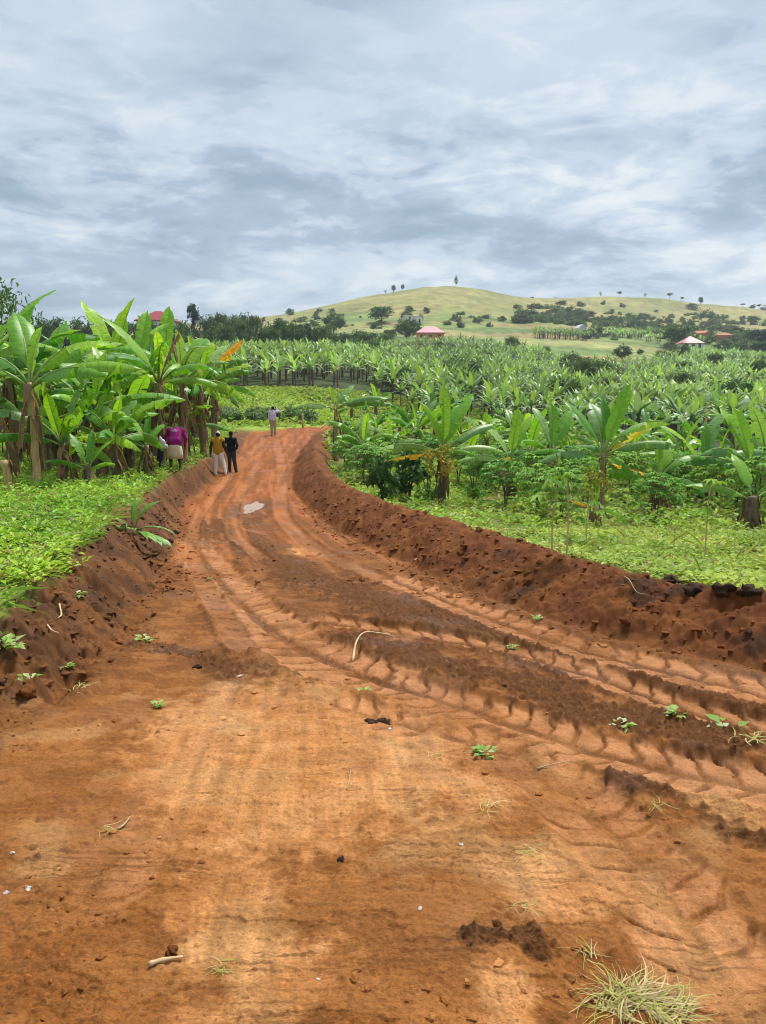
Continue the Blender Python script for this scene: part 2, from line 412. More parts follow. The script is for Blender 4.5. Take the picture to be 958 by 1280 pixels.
    # fields
    g = fbm(x * .6, y * .6, 141, 4); g2 = fbm(x * 3, y * 3, 145, 3)
    cf = lerp(np.broadcast_to(np.array((.17, .085, .030)), z.shape + (3,)), np.array((.12, .20, .03)), np.clip(.50 + .55 * g + .3 * g2, 0, 1))
    meadow = sst(44, 50, y)
    cf = lerp(cf, lerp(np.broadcast_to(np.array((.20, .34, .035)), z.shape + (3,)), np.array((.30, .33, .075)), np.clip(.35 + .7 * g, 0, 1)), meadow * sst(120, 90, y))
    uu = x / np.maximum(y, 1) * F_PX * 1.015 + 479
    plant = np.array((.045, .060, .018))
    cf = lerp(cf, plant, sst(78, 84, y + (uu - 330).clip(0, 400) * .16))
    gh = fbm(x * .018, y * .018, 151, 5); gh2 = fbm(x * .06, y * .035, 155, 4); gh3 = fbm(x * .25, y * .16, 157, 3)
    low = lerp(np.broadcast_to(np.array((.105, .165, .045)), z.shape + (3,)), np.array((.22, .25, .075)), np.clip(.5 + .8 * gh2, 0, 1))
    dry = lerp(np.broadcast_to(np.array((.285, .255, .092)), z.shape + (3,)), np.array((.185, .200, .065)), np.clip(.35 + .9 * gh + .3 * gh2, 0, 1))
    prg = np.random.default_rng(3); sx = prg.uniform(-420, 480, 170); sy = prg.uniform(200, 470, 170)
    plot_c = np.array([(.12, .20, .05), (.20, .27, .07), (.30, .29, .11), (.09, .15, .04), (.25, .30, .08), (.30, .20, .09), (.16, .24, .06)])[prg.integers(0, 7, 170)]
    sel = np.where((y > 200) & (y < 470) & (np.abs(x) < 480))[0]
    if len(sel):
        best = np.full(len(sel), 1e9); which = np.zeros(len(sel), int)
        for q in range(170):
            dd = ((x[sel] + 14 * gh3[sel] - sx[q]) * .42) ** 2 + (y[sel] - sy[q]) ** 2; mm = dd < best; best[mm] = dd[mm]; which[mm] = q
        low[sel] = low[sel] * .35 + plot_c[which] * .65
    hillc = lerp(low, dry, sst(360, 500, y - 60 * gh))
    hillc = hillc * (1 + .32 * gh3 + .18 * gh2)[..., None]
    upper = 150 + np.interp(uu, [200, 330, 400, 480, 560, 660, 700, 800, 850, 958], [60, 20, 45, 90, 125, 120, 52, 62, 130, 125])
    cf = lerp(cf, hillc, sst(0, 14, y - upper + 10 * gh2))
    # bare terraces among the plots
    ter = sst(.0, .06, .55 - np.hypot((uu - 752) / 95, (y - 232) / 30) + .25 * gh3)
    cf = lerp(cf, np.array((.33, .165, .075)) , ter * .85)
    ter2 = sst(.0, .1, .5 - np.hypot((uu - 690) / 110, (y - 345) / 14) + .3 * gh3)
    cf = lerp(cf, np.array((.36, .24, .11)), ter2 * .8)
    isf = np.maximum(sst(-.15, .12, sl - wl + .15 * bb), sst(-.1, .3, sr - 1.35 + .25 * bb)); isf = np.maximum(isf, sst(.2, -.3, ins) * sst(44, 50, y))
    isf = isf * sst(.05, -.25, ins)
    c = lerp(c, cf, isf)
    wet = np.clip(sst(.25, .7, fbm(x * 1.3, y * 1.3, 161, 3) + .35 * trk * lugm) * rd + sst(2.2, 1.0, pd), 0, 1)
    c = c * (1 - .25 * sst(2.4, 1.2, pd))[..., None]
    reg = np.where(ins > 0, 0, np.where((sl > 0) & (sl < wl) & (y < 46), 1, np.where((sr > 0) & (sr < 1.55) & (y < 46), 2, 3)))
    return zf, np.clip(c, .004, .9), wet, reg
def ground_z(x, y):
    return surface(np.atleast_1d(np.asarray(x, float)), np.atleast_1d(np.asarray(y, float)), False)[0]
def gz(x, y):
    if y < 75: return float(ground_z(x, y)[0])
    far = float(sst(60, 200, y)); X, Y = np.array([x]), np.array([y])      # beyond the road only the broad relief is left
    return float(layout(X, Y)[0][0]) + far * .5 * float(fbm(X * .02, Y * .02, 75, 3)[0]) + float(sst(300, 600, y)) * 2.2 * float(fbm(X * .012, Y * .012, 76, 4)[0])
def hit(u, v):
    """where the ray of a photograph pixel meets the ground"""
    ax, az = ray(u, v)
    ys = np.exp(np.linspace(math.log(1.2), math.log(1400), 2000))
    zz = layout(ax * ys, ys)[0]
    f = EYE + az * ys - zz
    i = np.argmax(f <= 0) if np.any(f <= 0) else len(ys) - 1
    y = ys[i]; return ax * y, y, gz(ax * y, y)
def at(u, y):
    """the ground point in column u of the photograph at distance y"""
    x = (u - 479) / F_PX / 1.012 * y
    return x, y, gz(x, y)
ORD = ['nearest', 'second', 'third', 'fourth', 'fifth', 'sixth', 'seventh', 'eighth', 'ninth', 'tenth', 'eleventh', 'twelfth']
def ranked(items, marks, key):
    """which landmark column each item stands in, and its rank there"""
    out = [None] * len(items); seen = {}
    for i in sorted(range(len(items)), key=lambda q: key(items[q])):
        m = next(n for lim, n in marks if items[i][0] < lim); seen[m] = seen.get(m, -1) + 1; out[i] = (ORD[min(seen[m], 11)], m)
    return out
def top_of(v, y): return EYE + ray(479, v)[1] * y

# ------------------------------------------------------------------ mesh helpers
def np_mesh(name, verts, faces, mats=(), mat_idx=None, col=None, uv=None, smooth=False):
    """faces: (n,3) or (n,4) index array, or a list of such arrays"""
    me = bpy.data.meshes.new(name)
    fl = faces if isinstance(faces, list) else [faces]
    fl = [np.asarray(f, np.int32) for f in fl if len(f)]
    tot = np.concatenate([np.full(len(f), f.shape[1], np.int32) for f in fl])
    idx = np.concatenate([f.ravel() for f in fl])
    st = np.concatenate([[0], np.cumsum(tot)[:-1]]).astype(np.int32)
    v = np.asarray(verts, np.float32)
    me.vertices.add(len(v)); me.vertices.foreach_set('co', v.ravel())
    me.loops.add(len(idx)); me.loops.foreach_set('vertex_index', idx)
    me.polygons.add(len(tot)); me.polygons.foreach_set('loop_start', st)
    try: me.polygons.foreach_set('loop_total', tot)
    except Exception: pass
    for m in mats: me.materials.append(m)
    if mat_idx is not None: me.polygons.foreach_set('material_index', np.asarray(mat_idx, np.int32))
    me.polygons.foreach_set('use_smooth', np.full(len(tot), smooth, bool))
    if col is not None:
        c = np.asarray(col, np.float32)
        if c.shape[1] == 3: c = np.concatenate([c, np.ones((len(c), 1), np.float32)], 1)
        a = me.attributes.new('Col', 'FLOAT_COLOR', 'POINT'); a.data.foreach_set('color', c.ravel())
    if uv is not None:
        l = me.uv_layers.new(name='UVMap'); l.data.foreach_set('uv', np.asarray(uv, np.float32)[idx].ravel())
    me.update(calc_edges=True); me.validate()
    return me
def link(name, me, parent=None, loc=None, rot=None, scale=None):
    o = bpy.data.objects.new(name, me); COL.objects.link(o)
    if parent is not None: o.parent = parent
    if loc is not None: o.location = loc
    if rot is not None: o.rotation_euler = rot
    if scale is not None: o.scale = (scale,) * 3 if isinstance(scale, (int, float)) else scale
    return o
def tag(o, label=None, cat=None, group=None, kind=None):
    if label: o['label'] = label
    if cat: o['category'] = cat
    if group: o['group'] = group
    if kind: o['kind'] = kind
    return o
def thing(name, label, cat, loc, rz=0, group=None, scale=1.0):
    o = link(name, None, None, loc, (0, 0, rz), scale); o.empty_display_size = .2
    return tag(o, label, cat, group)
class MB:
    """collects vertices, quads and triangles for one mesh"""
    def __init__(s): s.v = []; s.f = []; s.m = []; s.c = []; s.uv = []
    def add(s, verts, faces, mat=0, col=None, uv=None):
        b = len(s.v); s.v += [tuple(p) for p in verts]
        s.f += [tuple(i + b for i in f) for f in faces]; s.m += [mat] * len(faces)
        s.c += [tuple(col) if col is not None else (1, 1, 1)] * len(verts) if (col is None or np.ndim(col) == 1) else [tuple(c) for c in col]
        s.uv += list(uv) if uv is not None else [(0, 0)] * len(verts)
    def tube(s, pts, rad, n=6, mat=0, col=None, cap=True):
        pts = [Vector(p) for p in pts]; rings = []
        vs = []; prev = None
        for i, p in enumerate(pts):
            d = (pts[min(i + 1, len(pts) - 1)] - pts[max(i - 1, 0)]).normalized()
            a = d.orthogonal().normalized() if prev is None else (prev - d * prev.dot(d)).normalized()
            prev = a; b = d.cross(a); r = rad[i] if hasattr(rad, '__len__') else rad
            for k in range(n):
                t = 2 * math.pi * k / n; vs.append(p + (a * math.cos(t) + b * math.sin(t)) * r)
        fs = [(i * n + k, i * n + (k + 1) % n, (i + 1) * n + (k + 1) % n, (i + 1) * n + k) for i in range(len(pts) - 1) for k in range(n)]
        if cap: fs += [tuple(range(n))[::-1], tuple((len(pts) - 1) * n + k for k in range(n))]
        s.add(vs, fs, mat, col)
    def box(s, lo, hi, mat=0, col=None):
        (a, b, c), (d, e, f) = lo, hi
        s.add([(a, b, c), (d, b, c), (d, e, c), (a, e, c), (a, b, f), (d, b, f), (d, e, f), (a, e, f)],
              [(0, 3, 2, 1), (4, 5, 6, 7), (0, 1, 5, 4), (1, 2, 6, 5), (2, 3, 7, 6), (3, 0, 4, 7)], mat, col)
    def mesh(s, name, mats, smooth=False):
        me = bpy.data.meshes.new(name); me.from_pydata(s.v, [], s.f)
        for m in mats: me.materials.append(m)
        me.polygons.foreach_set('material_index', s.m)
        me.polygons.foreach_set('use_smooth', [smooth] * len(s.f))
        c = np.ones((len(s.v), 4), np.float32); c[:, :3] = np.array(s.c)
        a = me.attributes.new('Col', 'FLOAT_COLOR', 'POINT'); a.data.foreach_set('color', c.ravel())
        l = me.uv_layers.new(name='UVMap')
        li = np.zeros(len(me.loops), np.int32); me.loops.foreach_get('vertex_index', li)
        l.data.foreach_set('uv', np.array(s.uv, np.float32)[li].ravel())
        me.update(); return me
def blades(P, D, N_, ln, wd, col, fold=.18):
    """folded diamond leaves: base P, direction D, upward normal N_, length, width, colour -> verts, tris, colours"""
    n = len(P); D = D / np.linalg.norm(D, axis=1, keepdims=True)
    S = np.cross(D, N_); S /= np.maximum(np.linalg.norm(S, axis=1, keepdims=True), 1e-6)
    U = np.cross(S, D)
    ln = np.broadcast_to(ln, n)[:, None]; wd = np.broadcast_to(wd, n)[:, None]
    mid = P + D * ln * .45 - U * wd * fold * 0
    V = np.stack([P, mid + S * wd * .5 + U * wd * fold, P + D * ln - U * ln * .12, mid - S * wd * .5 + U * wd * fold], 1).reshape(-1, 3)
    b = np.arange(n)[:, None] * 4
    T = np.concatenate([b + [0, 1, 2], b + [0, 2, 3]], 0)
    return V, T, np.repeat(col, 4, 0)
def unit(rng, n):
    v = rng.normal(size=(n, 3)); return v / np.linalg.norm(v, axis=1, keepdims=True)

# ------------------------------------------------------------------ materials
def mat_new(name):
    m = bpy.data.materials.new(name); m.use_nodes = True
    nt = m.node_tree; b = nt.nodes['Principled BSDF']
    return m, nt, b
def nd(nt, t, **kw):
    n = nt.nodes.new(t)
    for k, v in kw.items():
        if k in n.inputs: n.inputs[k].default_value = v
        else: setattr(n, k, v)
    return n
def soil_material():
    m, nt, b = mat_new('soil'); L = nt.links.new
    at_ = nd(nt, 'ShaderNodeAttribute', attribute_name='Col')
    tc = nd(nt, 'ShaderNodeTexCoord')
    n1 = nd(nt, 'ShaderNodeTexNoise', Scale=95.0, Detail=6.0, Roughness=.75); L(tc.outputs['Object'], n1.inputs['Vector'])
    n2 = nd(nt, 'ShaderNodeTexNoise', Scale=210.0, Detail=3.0, Roughness=.6); L(tc.outputs['Object'], n2.inputs['Vector'])
    mr = nd(nt, 'ShaderNodeMapRange'); L(n1.outputs['Fac'], mr.inputs[0])
    for i, v in ((1, .3), (2, .7), (3, .66), (4, 1.34)): mr.inputs[i].default_value = v
    mul = nd(nt, 'ShaderNodeMixRGB', blend_type='MULTIPLY'); mul.inputs[0].default_value = 1
    L(at_.outputs['Color'], mul.inputs[1]); L(mr.outputs[0], mul.inputs[2])
    L(mul.outputs[0], b.inputs['Base Color'])
    rr = nd(nt, 'ShaderNodeMapRange'); L(at_.outputs['Alpha'], rr.inputs[0]); rr.inputs[3].default_value = .85; rr.inputs[4].default_value = .48
    L(rr.outputs[0], b.inputs['Roughness'])
    b.inputs['Specular IOR Level'].default_value = .20
    mx = nd(nt, 'ShaderNodeMath', operation='ADD'); L(n1.outputs['Fac'], mx.inputs[0]); L(n2.outputs['Fac'], mx.inputs[1])
    bp = nd(nt, 'ShaderNodeBump', Strength=.8, Distance=.010); L(mx.outputs[0], bp.inputs['Height'])
    L(bp.outputs[0], b.inputs['Normal'])
    return m
def land_material(name, s1, s2, lo=.7, hi=1.3, bump=0):
    m, nt, b = mat_new(name); L = nt.links.new
    at_ = nd(nt, 'ShaderNodeAttribute', attribute_name='Col'); tc = nd(nt, 'ShaderNodeTexCoord')
    n1 = nd(nt, 'ShaderNodeTexNoise', Scale=s1, Detail=6.0, Roughness=.65); L(tc.outputs['Object'], n1.inputs['Vector'])
    n2 = nd(nt, 'ShaderNodeTexNoise', Scale=s2, Detail=4.0, Roughness=.6); L(tc.outputs['Object'], n2.inputs['Vector'])
    ad = nd(nt, 'ShaderNodeMath', operation='ADD'); L(n1.outputs['Fac'], ad.inputs[0]); L(n2.outputs['Fac'], ad.inputs[1])
    mr = nd(nt, 'ShaderNodeMapRange'); L(ad.outputs[0], mr.inputs[0])
    for i, v in ((1, .7), (2, 1.3), (3, lo), (4, hi)): mr.inputs[i].default_value = v
    mul = nd(nt, 'ShaderNodeMixRGB', blend_type='MULTIPLY'); mul.inputs[0].default_value = 1
    L(at_.outputs['Color'], mul.inputs[1]); L(mr.outputs[0], mul.inputs[2]); L(mul.outputs[0], b.inputs['Base Color'])
    b.inputs['Roughness'].default_value = .9; b.inputs['Specular IOR Level'].default_value = .15
    if bump:
        bp = nd(nt, 'ShaderNodeBump', Strength=.5, Distance=bump); L(ad.outputs[0], bp.inputs['Height']); L(bp.outputs[0], b.inputs['Normal'])
    return m
def foliage_material(name, trans=.32, rough=.5, spec=.35, attr=True, base=(.1, .2, .03), vary=.25, hue=.03, veins=False, tint=(1.25, 1.25, .7)):
    m, nt, b = mat_new(name); L = nt.links.new
    out = nt.nodes['Material Output']
    if attr:
        a = nd(nt, 'ShaderNodeAttribute', attribute_name='Col'); c = a.outputs['Color']
    else:
        a = nd(nt, 'ShaderNodeRGB'); a.outputs[0].default_value = base + (1,); c = a.outputs[0]
    oi = nd(nt, 'ShaderNodeObjectInfo')
    hs = nd(nt, 'ShaderNodeHueSaturation'); L(c, hs.inputs['Color'])
    mv = nd(nt, 'ShaderNodeMapRange'); L(oi.outputs['Random'], mv.inputs[0]); mv.inputs[3].default_value = 1 - vary; mv.inputs[4].default_value = 1 + vary
    L(mv.outputs[0], hs.inputs['Value'])
    mh = nd(nt, 'ShaderNodeMapRange'); L(oi.outputs['Random'], mh.inputs[0]); mh.inputs[3].default_value = .5 + hue; mh.inputs[4].default_value = .5 - hue
    L(mh.outputs[0], hs.inputs['Hue'])
    c = hs.outputs[0]
    if veins:
        uv = nd(nt, 'ShaderNodeTexCoord'); sp = nd(nt, 'ShaderNodeSeparateXYZ'); L(uv.outputs['UV'], sp.inputs[0])
        cm = nd(nt, 'ShaderNodeCombineXYZ')
        ml = nd(nt, 'ShaderNodeMath', operation='MULTIPLY'); ml.inputs[1].default_value = 70; L(sp.outputs[0], ml.inputs[0]); L(ml.outputs[0], cm.inputs[0])
        m2 = nd(nt, 'ShaderNodeMath', operation='MULTIPLY'); m2.inputs[1].default_value = 1.2; L(sp.outputs[1], m2.inputs[0]); L(m2.outputs[0], cm.inputs[1])
        L(oi.outputs['Random'], cm.inputs[2])
        nz = nd(nt, 'ShaderNodeTexNoise', Scale=1.0, Detail=2.0); L(cm.outputs[0], nz.inputs['Vector'])
        mr = nd(nt, 'ShaderNodeMapRange'); L(nz.outputs['Fac'], mr.inputs[0])
        for i, v in ((1, .3), (2, .7), (3, .74), (4, 1.24)): mr.inputs[i].default_value = v
        mu = nd(nt, 'ShaderNodeMixRGB', blend_type='MULTIPLY'); mu.inputs[0].default_value = 1; L(c, mu.inputs[1]); L(mr.outputs[0], mu.inputs[2]); c = mu.outputs[0]
        # dry brown edge and blotches
        n3 = nd(nt, 'ShaderNodeTexNoise', Scale=7.0, Detail=4.0); L(uv.outputs['Object'], n3.inputs['Vector'])
        ab = nd(nt, 'ShaderNodeMath', operation='ABSOLUTE'); L(sp.outputs[1], ab.inputs[0])
        s1 = nd(nt, 'ShaderNodeMath', operation='MULTIPLY_ADD'); L(ab.outputs[0], s1.inputs[0]); s1.inputs[1].default_value = .33; L(n3.outputs['Fac'], s1.inputs[2])
        rg = nd(nt, 'ShaderNodeMapRange'); L(s1.outputs[0], rg.inputs[0]); rg.inputs[1].default_value = .90; rg.inputs[2].default_value = .98
        mb = nd(nt, 'ShaderNodeMixRGB'); L(rg.outputs[0], mb.inputs[0]); L(c, mb.inputs[1]); mb.inputs[2].default_value = (.20, .13, .035, 1); c = mb.outputs[0]
        bp = nd(nt, 'ShaderNodeBump', Strength=.25, Distance=.01); L(nz.outputs['Fac'], bp.inputs['Height']); L(bp.outputs[0], b.inputs['Normal'])
    L(c, b.inputs['Base Color'])
    b.inputs['Roughness'].default_value = rough; b.inputs['Specular IOR Level'].default_value = spec
    tr = nd(nt, 'ShaderNodeBsdfTranslucent')
    tm = nd(nt, 'ShaderNodeMixRGB', blend_type='MULTIPLY'); tm.inputs[0].default_value = 1; L(c, tm.inputs[1]); tm.inputs[2].default_value = tint + (1,)
    L(tm.outputs[0], tr.inputs[0])
    mx = nd(nt, 'ShaderNodeMixShader'); mx.inputs[0].default_value = trans
    L(b.outputs[0], mx.inputs[1]); L(tr.outputs[0], mx.inputs[2]); L(mx.outputs[0], out.inputs[0])
    return m
def plain_material(name, col, rough=.7, spec=.3, scale=8.0, amt=.25, stretch=None, metal=0, use_col=False, bump=0):
    m, nt, b = mat_new(name); L = nt.links.new
    tc = nd(nt, 'ShaderNodeTexCoord'); v = tc.outputs['Object']
    if stretch:
        mp = nd(nt, 'ShaderNodeMapping'); mp.inputs['Scale'].default_value = stretch; L(v, mp.inputs[0]); v = mp.outputs[0]
    nz = nd(nt, 'ShaderNodeTexNoise', Scale=scale, Detail=5.0, Roughness=.65); L(v, nz.inputs['Vector'])
    mr = nd(nt, 'ShaderNodeMapRange'); L(nz.outputs['Fac'], mr.inputs[0])
    for i, x in ((1, .3), (2, .7), (3, 1 - amt), (4, 1 + amt)): mr.inputs[i].default_value = x
    mu = nd(nt, 'ShaderNodeMixRGB', blend_type='MULTIPLY'); mu.inputs[0].default_value = 1
    if use_col:
        a = nd(nt, 'ShaderNodeAttribute', attribute_name='Col'); L(a.outputs['Color'], mu.inputs[1])
    else: mu.inputs[1].default_value = tuple(col) + (1,)
    L(mr.outputs[0], mu.inputs[2]); L(mu.outputs[0], b.inputs['Base Color'])
    b.inputs['Roughness'].default_value = rough; b.inputs['Specular IOR Level'].default_value = spec; b.inputs['Metallic'].default_value = metal
    if bump:
        bp = nd(nt, 'ShaderNodeBump', Strength=.6, Distance=bump); L(nz.outputs['Fac'], bp.inputs['Height']); L(bp.outputs[0], b.inputs['Normal'])
    return m
M_SOIL = soil_material()
M_FIELD = land_material('field_soil', 3.0, 24.0, .65, 1.35, .02)
M_HILL = land_material('hill_grass', .10, .9, .72, 1.28, 0)
M_COVER = foliage_material('crop_leaves', .30, .55, .25, vary=0, hue=0)
M_LEAF = foliage_material('banana_leaf', .36, .42, .42, attr=False, base=(.155, .365, .024), vary=.32, hue=.022, veins=True)
M_LEAF_Y = foliage_material('young_banana_leaf', .42, .42, .40, attr=False, base=(.30, .53, .028), vary=.18, hue=.02, veins=True)
M_LEAF_G = foliage_material('glaucous_banana_leaf', .30, .40, .5, attr=False, base=(.20, .365, .080), vary=.25, hue=.02, veins=True)
M_LEAF_DRY = foliage_material('yellowed_banana_leaf', .25, .6, .2, attr=False, base=(.90, .56, .020), vary=.10, hue=.03, veins=True, tint=(1.2, 1.0, .5))
M_LEAF_DEAD = foliage_material('withered_banana_leaf', .12, .8, .1, attr=False, base=(.25, .165, .088), vary=.45, hue=.01, veins=True, tint=(1, .8, .5))
M_RIB = plain_material('leaf_midrib', (.26, .36, .09), .5, .35, 6, .15)
M_RIB_DRY = plain_material('dry_midrib', (.30, .17, .05), .7, .2, 6, .2)
M_STEM = plain_material('banana_sheath', (.30, .215, .11), .65, .3, 3.0, .6, (5, 5, .8), bump=.01)
M_STEM_PALE = plain_material('pale_banana_sheath', (.46, .32, .12), .55, .35, 3.0, .35, (5, 5, .7), bump=.008)
M_STEM_DARK = plain_material('dark_banana_sheath', (.15, .11, .07), .7, .25, 3.0, .55, (5, 5, .8), bump=.01)
M_STEM_GREEN = plain_material('green_banana_sheath', (.20, .25, .06), .5, .4, 3.0, .4, (5, 5, .8))
M_MASS = foliage_material('plantation_leaves', .30, .45, .40, vary=.22, hue=.02)
M_TREE = foliage_material('tree_leaves', .22, .6, .2, vary=.25, hue=.02)
M_SHRUB = foliage_material('shrub_leaves', .28, .5, .3, vary=.15, hue=.015)
M_BARK = plain_material('bark', (.13, .095, .065), .85, .15, 4, .4, (3, 3, 1))
M_TWIG = plain_material('dry_twig', (.42, .31, .18), .8, .15, 10, .3)
M_ROOT = plain_material('pale_root', (.55, .40, .22), .7, .2, 12, .25)

# ------------------------------------------------------------------ ground sheets
def build_ground():
    rs = [.3]
    while rs[-1] < 1.7: rs.append(rs[-1] * 1.05)
    while rs[-1] < 66:
        r = rs[-1]; k = .95 if r < 5 else (.95 - .40 * min(1, (r - 5) / 2))
        rs.append(r + min(r * r / 1220 * k, .02 * r))
    rs = np.array(rs); th = np.linspace(R_(-44), R_(44), 700)
    Rg, Th = np.meshgrid(rs, th, indexing='ij')
    x = (Rg * np.sin(Th)).ravel(); y = (Rg * np.cos(Th)).ravel()
    z, c, wet, reg = surface(x, y)
    nr, nt_ = len(rs), len(th)
    V = np.stack([x, y, z], 1); C4 = np.concatenate([c, wet[:, None]], 1)
    i = (np.arange(nr - 1)[:, None] * nt_ + np.arange(nt_ - 1)[None]).ravel()
    Q = np.stack([i, i + 1, i + nt_ + 1, i + nt_], 1)[:, ::-1]
    rq = np.max(reg[Q], axis=1)
    def part(name, codes, mat, label, cat=None):
        q = Q[np.isin(rq, codes)]
        used = np.unique(q); mp = np.zeros(len(V), np.int64); mp[used] = np.arange(len(used))
        me = np_mesh(name, V[used], mp[q], [mat], col=C4[used], smooth=True)
        return tag(link(name, me), label, cat, kind='structure')
    part('road', [0], M_SOIL, 'freshly graded red dirt road with wheel tracks')
    part('earth_bank', [1], M_SOIL, 'cut earth bank along the left side of the dirt road')
    part('soil_berm', [2], M_SOIL, 'ridge of loose dark red soil along the right side of the road')
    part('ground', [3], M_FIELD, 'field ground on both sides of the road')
    # the land beyond, out to the horizon
    rs = np.exp(np.linspace(math.log(65.8), math.log(7000), 330)); th = np.linspace(R_(-50), R_(50), 330)
    Rg, Th = np.meshgrid(rs, th, indexing='ij'); x = (Rg * np.sin(Th)).ravel(); y = (Rg * np.cos(Th)).ravel()
    z, c, wet, reg = surface(x, y)
    nr, nt_ = len(rs), len(th); V = np.stack([x, y, z], 1)
    i = (np.arange(nr - 1)[:, None] * nt_ + np.arange(nt_ - 1)[None]).ravel()
    Q = np.stack([i, i + 1, i + nt_ + 1, i + nt_], 1)[:, ::-1]
    far = Rg.ravel()[Q[:, 0]] > 300
    for name, sel, lab in (('terrain', ~far, 'gently rising valley ground under the plantation'), ('hill', far, 'grassy yellow green hill with two rounded tops')):
        q = Q[sel]; used = np.unique(q); mp = np.zeros(len(V), np.int64); mp[used] = np.arange(len(used))
        tag(link(name, np_mesh(name, V[used], mp[q], [M_HILL], col=c[used], smooth=True)), lab, kind='structure')
    # ground to the sides and behind the photographer
    a = np.linspace(R_(43.5), R_(316.5), 60); rr = np.array([.3, 2, 6, 15, 40, 120, 500, 3000])
    Rg, Th = np.meshgrid(rr, a, indexing='ij'); x = (Rg * np.sin(Th)).ravel(); y = (Rg * np.cos(Th)).ravel()
    z = np.where(y > 0, layout(x, np.maximum(y, 0))[0], 0.1) - .05
    c = np.broadcast_to(np.array((.10, .15, .03)), (len(x), 3)).copy()
    c[Rg.ravel() < 5] = C_MID
    i = (np.arange(len(rr) - 1)[:, None] * len(a) + np.arange(len(a) - 1)[None]).ravel()
    Q = np.stack([i, i + 1, i + len(a) + 1, i + len(a)], 1)[:, ::-1]
    tag(link('ground', np_mesh('ground_around', np.stack([x, y, z], 1), Q, [M_FIELD], col=c, smooth=True)), 'field ground behind and beside the viewer', kind='structure')
build_ground()


# ------------------------------------------------------------------ banana plants
def leaf_mesh(name, Ln, W, e0, e1, tear, seed, mat, rib, fold=12, droop=18, nseg=16, pet=.14, roll=0.0, power=1.3, segs=4):
    """one banana leaf: midrib rising at e0 degrees and bending to e1, blade halves torn into strips along the veins"""
    rg = random.Random(seed); mb = MB()
    c = [Vector((0, 0, 0))]; T = []
    sidew = 0.0
    bend = rg.uniform(-.25, .25)
    for i in range(nseg):
        t = (i + .5) / nseg
        e = R_(e0 + (e1 - e0) * t ** power); az = bend * t
        d = Vector((math.cos(e) * math.cos(az), math.cos(e) * math.sin(az), math.sin(e))); T.append(d)
        c.append(c[-1] + d * (Ln / nseg))
    T.append(T[-1])
    def frame(i):
        d = T[min(i, nseg)]; s = Vector((-math.sin(bend * i / nseg), math.cos(bend * i / nseg), 0))
        s = (s - d * s.dot(d)).normalized(); n = d.cross(s).normalized()
        if n.z < 0 and abs(d.z) < .9: n = -n
        q = Matrix.Rotation(roll, 3, d); return q @ s, q @ n
    def width(t):
        if t < pet: return 0.0
        u = (t - pet) / (1 - pet)
        return W * .5 * (min(1, u / .16) ** .6) * (max(0, 1 - (u - .72) / .28) ** .5 if u > .72 else 1) * (1 - .25 * max(0, .5 - u))
    i0 = int(pet * nseg)
    for sgn in (-1, 1):
        i = i0
        while i < nseg:
            j = i + 1
            while j < nseg and rg.random() > tear: j += 1
            dr = R_(fold if sgn > 0 else fold) - R_(rg.uniform(0, 1) * droop) - (R_(rg.uniform(0, 55)) if (tear > .25 and rg.random() < tear) else 0)
            curl = R_(rg.uniform(.1, 1.0) * droop)
            gap = rg.uniform(.06, .20) if tear > .02 else 0
            vs = []; uv = []; n = j - i
            for k in range(i, j + 1):
                s, nn = frame(k); w = max(width(k / nseg), .004 if k > i0 else .02)
                if k == nseg: w = W * .06
                p = c[k]; uv.append((k / nseg, 0)); vs.append(p)
                sh = 0 if n == 0 else (((i + j) / 2 - k) / nseg) * Ln
                a = dr; q = p.copy(); wav = rg.uniform(-.03, .03) * W
                for m in range(1, segs):
                    q = q + (s * sgn * math.cos(a) + nn * math.sin(a)) * (w / (segs - 1)); a -= curl
                    fr = m / (segs - 1)
                    vs.append(q + T[min(k, nseg)] * (sh * gap * fr + .10 * w * fr) + nn * wav * fr); uv.append((k / nseg, sgn * fr))
            fs = []
            for k in range(n):
                for m in range(segs - 1):
                    a_ = k * segs + m; f = (a_, a_ + segs, a_ + segs + 1, a_ + 1)
                    fs.append(f if sgn > 0 else f[::-1])
            mb.add(vs, fs, 0, uv=uv); i = j
    k0 = max(1, nseg // 8)
    pts = [c[k] - Vector((0, 0, .004)) for k in list(range(0, nseg, 2)) + [nseg]]
    rad = [max(.003, .034 * (1 - t / len(pts)) ** 1.2) * (Ln / 2.2) for t in range(len(pts))]
    mb.tube(pts, rad, 5, 1)
    me = mb.mesh(name, [mat, rib]); me.polygons.foreach_set('use_smooth', [True] * len(me.polygons)); return me
LEAF = {}
